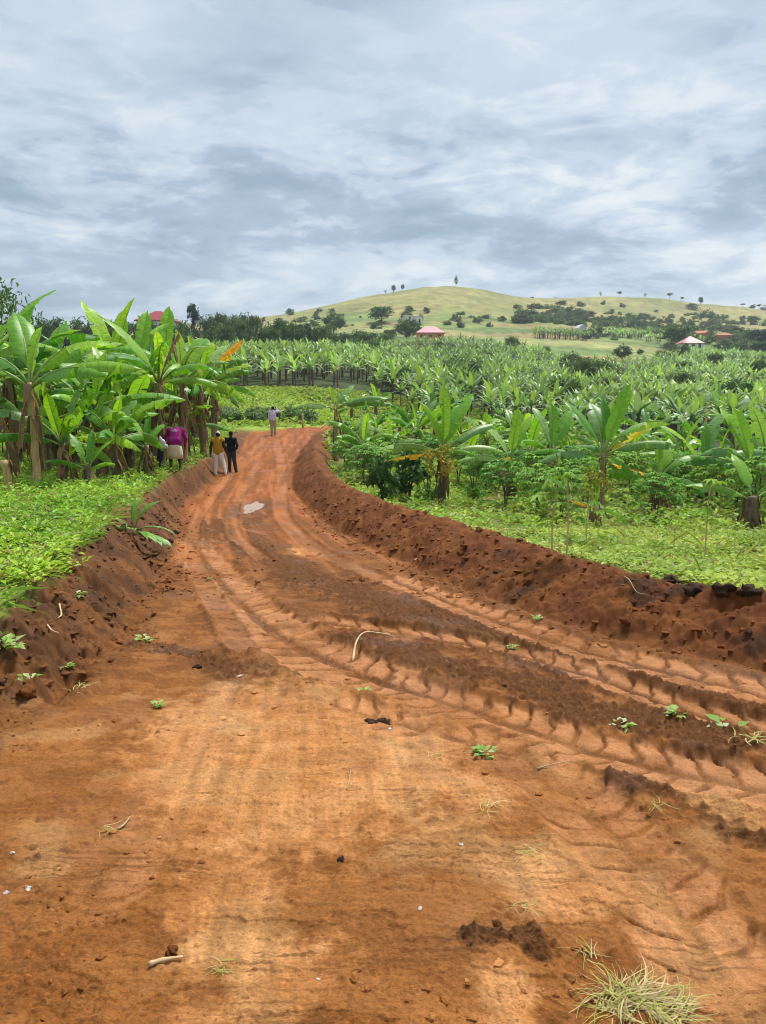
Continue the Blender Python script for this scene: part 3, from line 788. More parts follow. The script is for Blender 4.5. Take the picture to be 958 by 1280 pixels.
def leaf_pool():
    K = {'up': (82, 58, .05, 44, 16), 'lean': (66, 26, .13, 24, 20), 'arch': (58, -30, .30, 8, 34), 'flat': (30, -26, .34, 2, 42), 'droop': (22, -68, .42, -8, 44), 'ragged': (60, -10, .55, 0, 55)}
    for k, (a, b, t, fo, dr) in K.items():
        for tone, m in (('g', M_LEAF), ('y', M_LEAF_Y), ('s', M_LEAF_G)):
            for s in range(3):
                LEAF[k, tone, s] = leaf_mesh('leaf', 2.2 * (1 + .08 * (s - 1)), (.42 if k == 'up' else .54) + .03 * s, a + 5 * (s - 1), b + 8 * (s - 1), t, hash((a, b, s, ord(tone))) % 9999, m, M_RIB, fo, dr)
    for s in range(3):
        LEAF['dry', 'd', s] = leaf_mesh('leaf', 2.0, .42, 40 - 8 * s, 4, .35, 50 + s, M_LEAF_DRY, M_RIB_DRY, 8, 40)
        LEAF['dead', 'd', s] = leaf_mesh('withered_leaf', 1.7, .26, -40, -88, .5, 60 + s, M_LEAF_DEAD, M_RIB_DRY, -40, 60, nseg=12, pet=.2, power=.5)
        LEAF['shrivel', 'd', s] = leaf_mesh('withered_leaf', 1.7, .20, 78, 55, .6, 70 + s, M_LEAF_DEAD, M_RIB_DRY, -50, 80, nseg=14, pet=.2)
    LEAF['burnt', 'd', 0] = leaf_mesh('leaf', 2.0, .52, 36, 22, .45, 81, M_LEAF_DRY, M_RIB_DRY, -12, 40)
leaf_pool()
def stem_mesh(name, h, r0, r1, mat, seed, skirt=0, lean=(0, 0)):
    """pseudostem of overlapping sheaths with a flared foot; skirt adds hanging shreds of dead sheath"""
    rg = random.Random(seed); mb = MB()
    n = 9; pts = []; rad = []
    for i in range(n + 1):
        t = i / n
        pts.append((lean[0] * t * t * h + rg.uniform(-.012, .012), lean[1] * t * t * h + rg.uniform(-.012, .012), t * h - .06))
        rad.append((r0 + (r1 - r0) * t ** .8) * (1 + .25 * (1 - t) ** 6) * rg.uniform(.95, 1.06))
    mb.tube(pts, rad, 10, 0)
    # overlapping sheath edges
    for k in range(5):
        a = rg.uniform(0, 6.28); t0 = rg.uniform(.05, .5); t1 = min(1, t0 + rg.uniform(.3, .55))
        vs = []
        for t in np.linspace(t0, t1, 5):
            i = min(int(t * n), n - 1); p = Vector(pts[i]).lerp(Vector(pts[i + 1]), t * n - i); r = rad[i] * 1.06 + .004
            for da in (-.55, 0, .55):
                aa = a + da * (1 - .6 * (t - t0) / (t1 - t0)); vs.append(p + Vector((math.cos(aa), math.sin(aa), 0)) * (r + (.012 if da else 0)))
        mb.add(vs, [(i * 3 + j, i * 3 + j + 1, i * 3 + j + 4, i * 3 + j + 3) for i in range(4) for j in range(2)], 0)
    for k in range(skirt):
        a = rg.uniform(0, 6.28); zt = rg.uniform(.35, 1.0) * h; ln = min(zt, rg.uniform(.35, 1.1)); w = rg.uniform(.025, .09)
        base = Vector((lean[0] * (zt / h) ** 2 * h, lean[1] * (zt / h) ** 2 * h, 0))
        d = Vector((math.cos(a), math.sin(a), 0)); s = Vector((-d.y, d.x, 0)); vs = []
        off = rg.uniform(.02, .20)
        for q in range(5):
            t = q / 4; r = r1 * 1.0 + .02 + off * (t ** .6) * .8 + rg.uniform(-.02, .02)
            p = base * (1 - t * .6) + d * r + Vector((0, 0, zt - ln * t)) + s * rg.uniform(-.04, .04)
            ww = w * (1 - .55 * t) ; tw = rg.uniform(-.8, .8)
            vs += [p - s * ww + d * ww * tw, p + s * ww - d * ww * tw]
        mb.add(vs, [(2 * q, 2 * q + 1, 2 * q + 3, 2 * q + 2) for q in range(4)], 1)
    return mb.mesh(name, [mat, M_LEAF_DEAD], True)
STEMS = {}
def stem(h, mat, skirt, seed, r0=.13, r1=.075, lean=(0, 0)):
    return stem_mesh('pseudostem', h, r0, r1, mat, seed, skirt, lean)
PLANT_N = [0]
def banana(label, base, h, leaves, mat=None, skirt=10, scale=1.0, seed=0, group=None, r0=.13, r1=.075, lean=(0, 0), shared=None, name='banana_plant', cat='banana plant'):
    """leaves: (azimuth in degrees: 0 right, 90 away; kind; tone; size[, extra tilt])"""
    PLANT_N[0] += 1; rg = random.Random(seed * 31 + 5)
    t = thing(name, label, cat, base, 0, group, scale)
    link('pseudostem', shared or stem(h, mat or M_STEM, skirt, seed, r0, r1, lean), t)
    for lf in leaves:
        az, kind, tone, sz = lf[:4]; tilt = lf[4] if len(lf) > 4 else 0
        low = kind in ('dead',)
        zz = h * (rg.uniform(.86, .97) if low else 1.0) - .10 - (.05 if kind in ('flat', 'droop', 'dry') else 0)
        s = rg.randrange(3) if (kind, tone, 1) in LEAF else 0
        nm = 'withered_leaf' if kind in ('dead', 'shrivel') else 'leaf'
        link(nm, LEAF[kind, tone, s], t, (lean[0] * h + .03 * math.cos(R_(az)), lean[1] * h + .03 * math.sin(R_(az)), zz), (R_(rg.uniform(-12, 12)), R_(-tilt), R_(az)), sz)
    return t
def rand_leaves(seed, n=8, size=1.0, up=2, tones='ggys', dead=2, shrivel=0):
    rg = random.Random(seed); L_ = []; a0 = rg.uniform(0, 360)
    kinds = ['up'] * up + ['lean', 'arch', 'ragged', 'arch', 'flat', 'droop', 'ragged', 'arch', 'droop', 'flat', 'droop']
    for i in range(n):
        L_.append((a0 + i * 137.5 + rg.uniform(-20, 20), kinds[i % len(kinds)], 'y' if i == 0 else rg.choice(tones), size * rg.uniform(.85, 1.12) * (.75 if kinds[i % len(kinds)] == 'up' else 1), rg.uniform(-8, 8)))
    for i in range(dead): L_.append((rg.uniform(0, 360), 'dead', 'd', size * rg.uniform(.7, 1.1)))
    for i in range(shrivel): L_.append((rg.uniform(0, 360), 'shrivel', 'd', size * rg.uniform(.8, 1.1), rg.uniform(-15, 15)))
    return L_

def left_grove():
    g = 'banana plants in the left grove'
    def H(u, v): return hit(u, v)
    banana('banana plant with pale tan trunk and wide flat leaves, nearest in left grove', H(48, 612), 2.35,
           [(175, 'flat', 'g', 1.15, 8), (5, 'flat', 'g', 1.2, 10), (-25, 'flat', 'g', 1.0, 0), (160, 'arch', 'g', 1.0), (70, 'up', 'y', .7), (30, 'arch', 'y', .9), (120, 'lean', 'g', 1.0), (250, 'dead', 'd', .8), (330, 'dead', 'd', .7)], M_STEM_PALE, 6, scale=1.1, seed=1, group=g, r0=.10, r1=.055)
    banana('banana plant with shaggy brown trunk left of the pale trunk', H(20, 600), 2.5,
           [(25, 'lean', 'y', 1.15, -4), (60, 'up', 'y', 1.0), (150, 'arch', 'g', 1.1), (10, 'arch', 'g', 1.15), (190, 'flat', 'g', 1.0), (300, 'arch', 'g', .9), (40, 'flat', 's', 1.0), (90, 'dead', 'd', 1), (200, 'dead', 'd', 1), (320, 'dead', 'd', .9)], M_STEM, 34, scale=1.1, seed=2, group=g)
    banana('banana plant with ragged dry skirt at the left edge of the grove', H(-14, 606), 2.6,
           [(20, 'lean', 'y', 1.2), (45, 'lean', 'y', 1.0), (0, 'arch', 'g', 1.1), (-30, 'flat', 'g', 1.0), (100, 'up', 'y', .9), (160, 'arch', 'g', 1), (340, 'dead', 'd', 1), (250, 'dead', 'd', .9)], M_STEM, 26, scale=1.1, seed=3, group=g)
    banana('shaggy brown banana trunk just right of the pale trunk', H(66, 588), 2.5,
           [(15, 'arch', 'g', 1.2, 5), (80, 'lean', 'g', 1.1), (140, 'arch', 'g', 1.1), (200, 'arch', 'g', 1.0), (330, 'flat', 'g', 1.1), (270, 'droop', 'g', .8), (40, 'up', 'y', .8), (0, 'dead', 'd', 1), (120, 'dead', 'd', 1.1), (240, 'dead', 'd', 1)], M_STEM, 34, scale=1.1, seed=4, group=g)
    banana('banana plant with dark hanging husks behind the pale trunk', H(86, 582), 2.4,
           [(350, 'arch', 'g', 1.1), (60, 'lean', 'g', 1.0), (130, 'arch', 's', 1.0), (230, 'flat', 'g', .9), (20, 'flat', 'g', 1.1), (180, 'arch', 'g', 1), (300, 'dead', 'd', 1), (60, 'dead', 'd', 1), (200, 'dead', 'd', 1)], M_STEM_DARK, 34, scale=1.1, seed=5, group=g)
    banana('young banana plant with four bright upright leaves in front of grove', H(112, 612), .62,
           [(100, 'up', 'g', .42, -6), (160, 'lean', 'g', .46), (25, 'lean', 'g', .42), (185, 'flat', 'g', .45), (340, 'flat', 'g', .36), (60, 'lean', 'y', .4)], M_STEM_DARK, 8, seed=6, group=g, r0=.12, r1=.06)
    banana('banana plant with drooping dry husks right behind the young one', H(128, 590), 1.35,
           [(80, 'up', 'y', .45), (170, 'lean', 'g', .55), (20, 'flat', 'g', .65), (200, 'dry', 'd', .5), (300, 'dead', 'd', .8), (350, 'dead', 'd', .8), (230, 'dead', 'd', .7), (30, 'dead', 'd', .7)], M_STEM, 26, scale=1.1, seed=7, group=g)
    # tall plants at the back of the grove
    x, y, z = hit(148, 574)
    banana('tallest banana plant of left grove, two broad erect leaves against the sky', (x, y, z), 3.0,
           [(165, 'lean', 'y', 1.35, 12), (100, 'up', 'y', 1.25), (20, 'up', 'y', 1.3, -4), (350, 'arch', 'g', 1.2), (200, 'arch', 'g', 1.1), (260, 'arch', 'g', .9), (310, 'flat', 'g', 1.0), (130, 'arch', 'g', 1.1), (60, 'dead', 'd', 1), (240, 'dead', 'd', 1), (330, 'dead', 'd', 1)], M_STEM_DARK, 30, seed=8, group=g, scale=1.08)
    banana('banana plant with feathery erect leaf right of the tallest plant', hit(176, 568), 2.9,
           [(95, 'up', 'y', 1.25), (60, 'ragged', 'y', 1.2, 18), (350, 'arch', 'g', 1.1), (190, 'arch', 'g', 1.1), (230, 'flat', 'g', 1.0), (300, 'droop', 's', 1.0), (140, 'lean', 'g', 1.1), (30, 'lean', 'g', 1.0), (200, 'dead', 'd', 1), (310, 'dead', 'd', 1)], M_STEM_DARK, 30, seed=9, group=g, scale=1.22)
    banana('banana plant with narrow yellow leaf and pale drooping leaves behind woman', hit(208, 560), 2.7,
           [(90, 'up', 'y', 1.2), (135, 'up', 's', 1.05), (105, 'dry', 'd', .7, 45), (200, 'flat', 's', 1.0), (330, 'droop', 's', 1.0), (290, 'droop', 's', .9), (30, 'lean', 'g', 1.0), (240, 'droop', 'g', .9), (160, 'arch', 'g', 1.0), (60, 'lean', 's', 1), (0, 'dead', 'd', 1), (270, 'dead', 'd', 1)], M_STEM_DARK, 28, seed=10, group=g, scale=1.30)
    banana('banana plant with thick shaggy trunk and bright yellow leaf beside the track', hit(246, 552), 2.45,
           [(-10, 'burnt', 'd', 1.35, 10), (-30, 'burnt', 'd', 1.15, 0), (45, 'shrivel', 'd', 1.2, 0), (80, 'shrivel', 'd', 1.25, 5), (20, 'shrivel', 'd', 1.1, -25), (150, 'shrivel', 'd', 1.0, -12), (170, 'lean', 's', 1.0), (110, 'up', 'g', .8), (330, 'flat', 'g', .8), (220, 'droop', 's', .8), (200, 'dead', 'd', 1.1), (250, 'dead', 'd', 1.1), (300, 'dead', 'd', 1.1), (340, 'dead', 'd', 1.1), (20, 'dead', 'd', 1)], M_STEM, 60, seed=11, group=g, r0=.20, r1=.14, scale=1.26)
    banana('short banana plant with glossy leaves left of the bending woman', hit(186, 600), 1.05,
           [(95, 'up', 'g', .5), (175, 'lean', 'y', .5), (60, 'lean', 'g', .45), (120, 'arch', 'y', .5), (200, 'flat', 's', .75), (150, 'flat', 'g', .55), (140, 'arch', 'g', .5), (300, 'dead', 'd', .6), (210, 'dead', 'd', .6)], M_STEM, 16, seed=12, group=g, r0=.09, r1=.06)
    banana('bushy banana sucker between the shaggy trunks and the woman', hit(162, 586), 1.1,
           [(90, 'up', 'y', .6), (170, 'flat', 's', .8), (10, 'flat', 'g', .8), (130, 'lean', 'g', .7), (40, 'lean', 's', .8), (230, 'droop', 's', .7), (310, 'droop', 'g', .7), (250, 'dead', 'd', .7)], M_STEM_DARK, 14, seed=13, group=g, r0=.09, r1=.06)
    for i, (u, y, h, lab) in enumerate([(140, 19.5, 1.3, 'leafy sucker low in the grove behind the young plant'), (158, 23, 1.6, 'leafy sucker under the tallest plant'), (188, 30, 1.5, 'leafy sucker under the narrow yellow leaf plant'), (232, 31, 1.4, 'leafy sucker at the foot of the yellow leaf plant'), (118, 20, 1.5, 'leafy sucker behind the drooping dry husks'), (74, 18, 1.2, 'leafy sucker between the shaggy trunks')]):
        banana(lab, at(u, y), h, rand_leaves(270 + i, 10, .82, 1, 'gsgy', 2), M_STEM_DARK, 10, seed=270 + i, group=g, r0=.09, r1=.06)
    st = thing('banana_stump', 'cut pale banana stump leaning at the left edge', 'stump', hit(14, 618))
    link('pseudostem', stem_mesh('pseudostem', .78, .10, .08, M_STEM_PALE, 77, 4, (-.12, 0)), st)
    mb = MB(); mb.tube([(-.094, 0, .70), (-.096, 0, .735)], [.078, .07], 10); link('cut_face', mb.mesh('cut_face', [M_TWIG]), st)
    # rows of the grove further back
    for i, (u, y, lab) in enumerate([(228, 27, 'tall banana plant rising behind the yellow leaf plant, left of it'), (252, 31, 'tall banana plant directly behind the yellow leaf plant'), (200, 25, 'tall banana plant behind the narrow yellow leaf plant'), (266, 37, 'tall banana plant at the right end of the left grove')]):
        banana(lab, at(u, y), 3.0, rand_leaves(250 + i, 11, 1.2, 2, 'gsgy', 3, 1), M_STEM, 16, seed=250 + i, group=g)
    sp = [(-60, 20), (-20, 23), (18, 25), (52, 22), (90, 24.5), (118, 21.5), (30, 31), (70, 30), (105, 29), (140, 27), (165, 31), (190, 29), (215, 33), (-30, 29), (-70, 27), (232, 38), (205, 40), (170, 39), (130, 37), (85, 38), (40, 40), (0, 39), (250, 44), (268, 50), (255, 56), (225, 50), (190, 49), (150, 48), (100, 50), (50, 50), (10, 52)]
    rk = ranked(sp, [(35, 'behind the shaggy trunks at left edge'), (80, 'behind the pale trunk'), (135, 'behind the young plant'), (180, 'behind the tallest plant'), (222, 'behind the bending person'), (999, 'behind the yellow leaf plant')], lambda q: q[1])
    for i, (u, y) in enumerate(sp):
        banana('%s banana plant of the left grove back rows, %s' % rk[i], at(u, y), random.uniform(2.1, 2.9), rand_leaves(300 + i, 10, random.uniform(1.0, 1.25), 1, 'ggysg', 2), M_STEM_DARK, 8, seed=300 + i, group='back rows of the left banana grove')
left_grove()

def right_bananas():
    g = 'banana plants in the right field'
    banana('banana plant with erect lime leaf and orange dead leaf, nearest the berm', hit(553, 632), 1.72,
           [(120, 'up', 'y', .86, 2), (35, 'lean', 'y', .95, 8), (60, 'up', 'g', .8, -14), (200, 'up', 'g', .7, 4), (178, 'dry', 'd', .8, -20), (182, 'flat', 's', .85, -8), (2, 'flat', 's', .8, -10), (20, 'flat', 's', .95, 12), (320, 'flat', 'g', .6), (150, 'up', 'g', .9, -6), (270, 'dead', 'd', .8), (40, 'dead', 'd', .8)], M_STEM_DARK, 14, scale=.88, seed=21, group=g, r0=.11, r1=.08)
    banana('large banana plant with erect leaf and black tipped yellow leaf', hit(751, 640), 1.72,
           [(50, 'up', 'y', 1.0, -6), (110, 'up', 'g', .75, -6), (140, 'lean', 'g', .95, 0), (75, 'ragged', 's', .8, 10), (100, 'lean', 's', .9, 10), (178, 'flat', 's', .95, -6), (5, 'flat', 's', 1.0, 2), (-12, 'arch', 's', .9), (20, 'burnt', 'd', .95, 0), (215, 'droop', 'y', .6, -30), (320, 'droop', 'g', .55, -30), (270, 'dead', 'd', .6)], M_STEM, 6, scale=.88, seed=22, group=g, r0=.10, r1=.06)
    banana('banana plant with tall lime leaf between the two largest right plants', at(640, 21.5), 1.4,
           [(70, 'up', 'y', .85), (170, 'flat', 's', .9), (8, 'flat', 's', .95), (150, 'lean', 's', .8), (330, 'flat', 'g', .9), (210, 'droop', 'g', .7), (40, 'lean', 'g', .8), (250, 'dry', 'd', .5), (280, 'dead', 'd', .6), (190, 'dead', 'd', .6)], M_STEM_DARK, 10, scale=.88, seed=23, group=g)
    banana('banana plant with dark crossing leaves left of the largest right plant', at(693, 24), 1.5,
           [(95, 'up', 'g', .95), (20, 'flat', 's', 1.0), (170, 'flat', 's', 1.0), (330, 'droop', 'g', .9), (200, 'arch', 'g', .9), (60, 'lean', 'g', .9), (130, 'lean', 's', .9), (260, 'dead', 'd', .7)], M_STEM_DARK, 10, scale=.88, seed=24, group=g)
    banana('sparse banana plant with bare thin stem at the bend of the berm', at(419, 34), 2.5,
           [(178, 'flat', 's', 1.05), (2, 'flat', 's', 1.2), (340, 'flat', 's', 1.1), (60, 'lean', 's', .8), (100, 'up', 'y', .5), (20, 'dead', 'd', .9), (330, 'dead', 'd', .8)], M_STEM, 3, seed=25, group=g, r0=.12, r1=.045)
    banana('banana plant with wide bluish leaves at the right edge', at(948, 18.5), 1.35,
           [(95, 'up', 'y', 1.0), (120, 'lean', 'y', .9), (175, 'flat', 's', 1.0), (200, 'arch', 's', 1.0), (10, 'flat', 's', 1), (330, 'droop', 'g', .8), (185, 'dry', 'd', .6, -25), (270, 'dead', 'd', .7)], M_STEM_DARK, 10, scale=.88, seed=26, group=g)
    banana('banana plant with slanting leaf left of the right edge plant', at(885, 20.5), 1.3,
           [(145, 'lean', 'y', 1.0), (30, 'lean', 's', .9), (175, 'flat', 's', .9), (5, 'flat', 's', 1.05), (90, 'up', 'g', .8), (320, 'droop', 'g', .8), (230, 'dry', 'd', .5, -20), (260, 'dead', 'd', .7)], M_STEM_DARK, 10, scale=.88, seed=27, group=g)
    banana('small banana plant with one orange leaf between the largest and right edge plants', hit(822, 640), .95,
           [(95, 'up', 'y', .6), (170, 'dry', 'd', .62, 5), (185, 'flat', 'g', .8, -8), (15, 'arch', 'g', .7), (60, 'lean', 'g', .6), (320, 'droop', 'g', .6), (240, 'dead', 'd', .8), (280, 'dead', 'd', .8), (330, 'dead', 'd', .8), (200, 'dead', 'd', .7)], M_STEM, 20, seed=28, group=g, r0=.12, r1=.08)
    banana('dark stumpy banana plant with low spread leaf near the right edge', hit(938, 664), .72,
           [(170, 'flat', 's', .55), (20, 'flat', 'g', .6), (100, 'lean', 'g', .5), (340, 'arch', 'g', .5)], M_STEM_DARK, 10, seed=29, group=g, r0=.13, r1=.10)
    banana('lone banana trunk stub in front of the largest right plant', hit(744, 662), .55,
           [(100, 'up', 'y', .25), (200, 'dry', 'd', .3), (330, 'droop', 'y', .35), (230, 'dead', 'd', .35)], M_STEM_PALE, 6, seed=30, group=g, r0=.07, r1=.05)
    sp = [(455, 30), (490, 32), (520, 36), (470, 40), (585, 30), (610, 34), (545, 41), (665, 30), (720, 31), (770, 29), (800, 33), (835, 27), (860, 31), (905, 27), (925, 32), (965, 26), (990, 30), (1030, 24), (645, 36), (690, 37), (740, 38), (575, 38), (500, 45), (440, 58), (470, 64), (815, 38), (870, 38), (920, 38), (970, 37), (1010, 36), (1050, 31), (1080, 37), (620, 42), (660, 43), (710, 44), (760, 44), (530, 50), (560, 47)]
    rk = ranked(sp, [(480, 'behind the bend of the berm'), (530, 'behind the coffee bush'), (600, 'behind the orange leaf banana'), (680, 'behind the dark cassava'), (750, 'left behind the largest right banana'), (820, 'right behind the largest right banana'), (900, 'behind the small orange leaf banana'), (980, 'behind the right edge banana'), (9999, 'beyond the right edge of the field')], lambda q: q[1])
    for i, (u, y) in enumerate(sp):
        banana('%s banana plant in the scattered rows %s' % rk[i], at(u, y), random.uniform(.7, 1.35), rand_leaves(500 + i, 10, random.uniform(.68, .92), 1, 'ggyss', 1), M_STEM_DARK, 5, seed=500 + i, group='scattered rows behind the right field')
right_bananas()

# ------------------------------------------------------------------ the plantation across the valley
def simple_plant(rng, nl=9, nseg=5, size=1.0):
    """a whole banana plant at distance: stem and arching folded leaves in one mesh"""
    V = []; F = []; C_ = []
    h = rng.uniform(1.6, 2.3) * size
    for k in range(5):
        a = k * 2 * math.pi / 5
        V += [(.11 * math.cos(a), .11 * math.sin(a), -.15), (.06 * math.cos(a), .06 * math.sin(a), h)]; C_ += [(.13, .10, .05)] * 2
    F += [(2 * k, 2 * ((k + 1) % 5), 2 * ((k + 1) % 5) + 1, 2 * k + 1) for k in range(5)]
    a0 = rng.uniform(0, 6.28)
    for i in range(nl):
        az = a0 + i * 2.4 + rng.uniform(-.3, .3); t_ = i / (nl - 1)
        e0 = 80 - 52 * t_ + rng.uniform(-10, 10); e1 = 34 - 105 * t_ + rng.uniform(-18, 18)
        L_ = rng.uniform(1.6, 2.3) * size; w = rng.uniform(.17, .26) * size
        col = np.array((.13, .255, .055)) * rng.uniform(.6, 1.35) * (1.1 - .5 * t_)
        if i < 2 and rng.random() < .7: col = np.array((.26, .43, .075)) * rng.uniform(.8, 1.1)
        elif rng.random() < .40: col = np.array((.24, .36, .165)) * rng.uniform(.8, 1.15)
        elif i == nl - 1 and rng.random() < .35: col = np.array((.30, .20, .07))
        p = np.array((0, 0, h - .05)); b = len(V); fold = rng.uniform(-.3, .45)
        for s in range(nseg + 1):
            t = s / nseg; e = R_(e0 + (e1 - e0) * t); d = np.array((math.cos(e) * math.cos(az), math.cos(e) * math.sin(az), math.sin(e)))
            sd = np.array((-math.sin(az), math.cos(az), 0)); n = np.cross(d, sd); n = -n if n[2] < 0 else n
            ww = w * min(1, .12 + 3.2 * t) * (1 - max(0, t - .6) / .42) ** .6
            V += [tuple(p), tuple(p + sd * ww + n * ww * fold), tuple(p - sd * ww + n * ww * fold)]; C_ += [tuple(col * (1.15 if True else 1)), tuple(col), tuple(col)]
            if s: F += [(b + 3 * s - 3, b + 3 * s, b + 3 * s + 1, b + 3 * s - 2), (b + 3 * s, b + 3 * s - 3, b + 3 * s - 1, b + 3 * s + 2)]
            p = p + d * L_ / nseg
    return np.array(V), np.array(F), np.array(C_)
def plantation():
    rng = np.random.default_rng(5)
    pts = []
    us = [-150, 0, 200, 300, 330, 440, 480, 520, 600, 700, 1200]; lo = [56, 56, 58, 64, 83, 87, 76, 58, 48, 47, 44]
    us2 = [-150, 200, 330, 400, 480, 560, 660, 700, 800, 850, 958, 1200]; hi = [190, 195, 168, 190, 232, 262, 258, 196, 204, 272, 272, 275]
    y = 42.0
    while y < 300:
        sp = 2.5 if y < 120 else 2.9
        w = .72 * y
        x = -w + rng.uniform(0, sp)
        while x < w:
            px = x + rng.uniform(-.8, .8); py = y + rng.uniform(-.8, .8)
            u = px / py * F_PX * 1.012 + 479
            if np.interp(u, us, lo) < py < np.interp(u, us2, hi) + 8 * perlin(px * .06, py * .06, 3) and not (250 < u < 470 and py < 84):
                # leave clearings for the houses, the bare terraces and the big trees
                clear = math.hypot((u - 752) / 56, (py - 232) / 26) < 1 or (math.hypot((u - 537) / 22, (py - 268) / 9) < 1) or (math.hypot((u - 858) / 20, (py - 288) / 9) < 1)
                if not clear and perlin(px * .05, py * .05, 9) + .4 * perlin(px * .17, py * .17, 10) > -.48: pts.append((px, py))
            x += sp
        y += sp * .92
    # patches higher up on the right
    for (u0, u1, y0, y1) in ((665, 735, 318, 352), (738, 800, 352, 384), (800, 880, 330, 400)):
        for _ in range(130):
            u = rng.uniform(u0, u1); yy = rng.uniform(y0, y1); pts.append(((u - 479) / F_PX / 1.012 * yy, yy))
    pts = np.array(pts); z = ground_z(pts[:, 0], pts[:, 1])
    u = pts[:, 0] / pts[:, 1] * F_PX * 1.012 + 479
    vis = (u > -60) & (u < 1020) & ~((u < 285) & (pts[:, 1] < 400) & (pts[:, 1] > 75))
    order = np.argsort(np.where(vis, pts[:, 1], 1e9))
    near = order[:195]; rest = order[195:]
    var = [simple_plant(random.Random(900 + i), 11, 5) for i in range(9)]
    mes = [np_mesh('banana_plant', v, f, [M_MASS], col=c) for v, f, c in var]
    for k, i in enumerate(near):
        o = link('banana_plant', mes[k % 9], None, (pts[i, 0], pts[i, 1], z[i]), (0, 0, rng.uniform(0, 6.28)), float(rng.uniform(.62, .98)))
        tag(o, 'small distant banana plant in the front rows of the valley plantation', 'banana plant', 'front rows of the valley plantation')
    low = [simple_plant(random.Random(950 + i), 9, 3) for i in range(12)]
    Vs = []; Fs = []; Cs = []; b = 0
    for i in rest:
        if not (-200 < u[i] < 1160): continue
        v, f, c = low[int(rng.integers(12))]
        a = rng.uniform(0, 6.28); s = rng.uniform(.8, 1.2); ca, sa = math.cos(a) * s, math.sin(a) * s
        q = np.stack([v[:, 0] * ca - v[:, 1] * sa + pts[i, 0], v[:, 0] * sa + v[:, 1] * ca + pts[i, 1], v[:, 2] * s + z[i]], 1)
        s *= 1 + .22 * float(perlin(pts[i, 0] * .09, pts[i, 1] * .09, 19))
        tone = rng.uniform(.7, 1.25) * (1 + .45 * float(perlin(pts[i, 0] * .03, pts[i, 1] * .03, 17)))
        Vs.append(q); Fs.append(f + b); Cs.append(c * tone * np.array((1, 1, 1 + .4 * min(1, pts[i, 1] / 250)))); b += len(v)  # blue grows with distance: haze painted into the leaf colours
    print('plantation', len(pts), 'faces', sum(len(f) for f in Fs))
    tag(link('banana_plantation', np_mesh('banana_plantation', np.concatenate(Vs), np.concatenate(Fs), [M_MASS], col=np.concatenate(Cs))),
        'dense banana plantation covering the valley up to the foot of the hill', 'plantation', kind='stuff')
plantation()

# ------------------------------------------------------------------ low crops, grass and weeds
def crop(name, label, n, xr, yr, keep, seed, leaves=11, size=.062, height=.17, tones=None, aspect=1.0):
    """low leafy plants: rosettes of small folded leaves set on the ground"""
    rng = np.random.default_rng(seed)
    x = rng.uniform(*xr, n); y = rng.uniform(*yr, n)
    zf, ins, sl, sr = surface(x, y, False)
    m = keep(x, y, ins, sl, sr, rng)
    x, y, z = x[m], y[m], zf[m]
    big = (.65 + .7 * rng.random(len(x))) * (1 + .25 * perlin(x * 1.2, y * 1.2, 3))
    P = np.repeat(np.stack([x, y, z], 1), leaves, 0); B = np.repeat(big, leaves); k = len(P)
    az = rng.uniform(0, 2 * math.pi, k); el = rng.uniform(-.15, .9, k)
    D = np.stack([np.cos(az) * np.cos(el), np.sin(az) * np.cos(el), np.sin(el)], 1)
    rad = rng.uniform(.0, .11, k) * B; hh = rng.uniform(.02, height, k) * B
    P = P + np.stack([np.cos(az) * rad, np.sin(az) * rad, hh], 1)
    c0 = np.repeat(perlin(x * .7, y * .7, 23) + .6 * perlin(x * 2.3, y * 2.3, 29), leaves)
    t = np.clip(.5 + .6 * c0 + rng.normal(0, .2, k), 0, 1)
    A, Bc = tones or ((.16, .33, .03), (.36, .54, .06))
    col = np.array(A)[None] * (1 - t)[:, None] + np.array(Bc)[None] * t[:, None]
    pale = rng.random(k) < .08; col[pale] = np.array((.40, .46, .20)) * rng.uniform(.7, 1.1, (pale.sum(), 1))
    brown = rng.random(k) < .07; col[brown] = np.array((.28, .20, .07))
    s = size * B * rng.uniform(.7, 1.35, k)
    V, T, C_ = blades(P, D, np.broadcast_to(np.array((0, 0, 1.)), D.shape), s * 1.5, s * aspect, col)
    print(name, len(T))
    return tag(link(name, np_mesh(name, V, T, [M_COVER], col=C_)), label, 'crop', kind='stuff')
def keep_left(x, y, ins, sl, sr, rng):
    w = left_w(np.maximum(y, 0)); e = sl - w
    d = perlin(x * .8, y * .8, 33) + .7 * perlin(x * 2.6, y * 2.6, 37) + .3
    dens = sst(-.14, .28, e - .12 * sst(8, 5, y) + .17 * perlin(x * 2, y * 2, 38)) * sst(-.60, .35, d)
    return (ins < -.2) & (rng.random(len(x)) < dens) & (x / np.maximum(y, .1) > -.66)
def keep_right(x, y, ins, sl, sr, rng):
    e = sr - 1.45
    d = perlin(x * .7, y * .7, 43) + .7 * perlin(x * 2.4, y * 2.4, 47) + .3
    dens = sst(-.15, .4, e + .25 * perlin(x * 1.5, y * 1.5, 48)) * sst(-.55, .5, d) * .9
    return (ins < -.2) & (rng.random(len(x)) < dens) & (x / np.maximum(y, .1) < .66)
crop('ground_cover', 'low bright green bean crop on the left field', 9500, (-9, -2.2), (3.8, 10), keep_left, 1, 14, .038, .13, ((.17, .35, .028), (.42, .60, .06)))
crop('ground_cover', 'bright green undergrowth around the left banana trunks', 14000, (-19, -3.2), (10, 48), keep_left, 2, 10, .058, .20, ((.14, .33, .025), (.38, .60, .055)))
crop('ground_cover', 'low pale green bean crop on the right field', 13000, (-1.0, 9), (5, 13), keep_right, 3, 12, .037, .09, ((.20, .35, .04), (.50, .60, .12)))
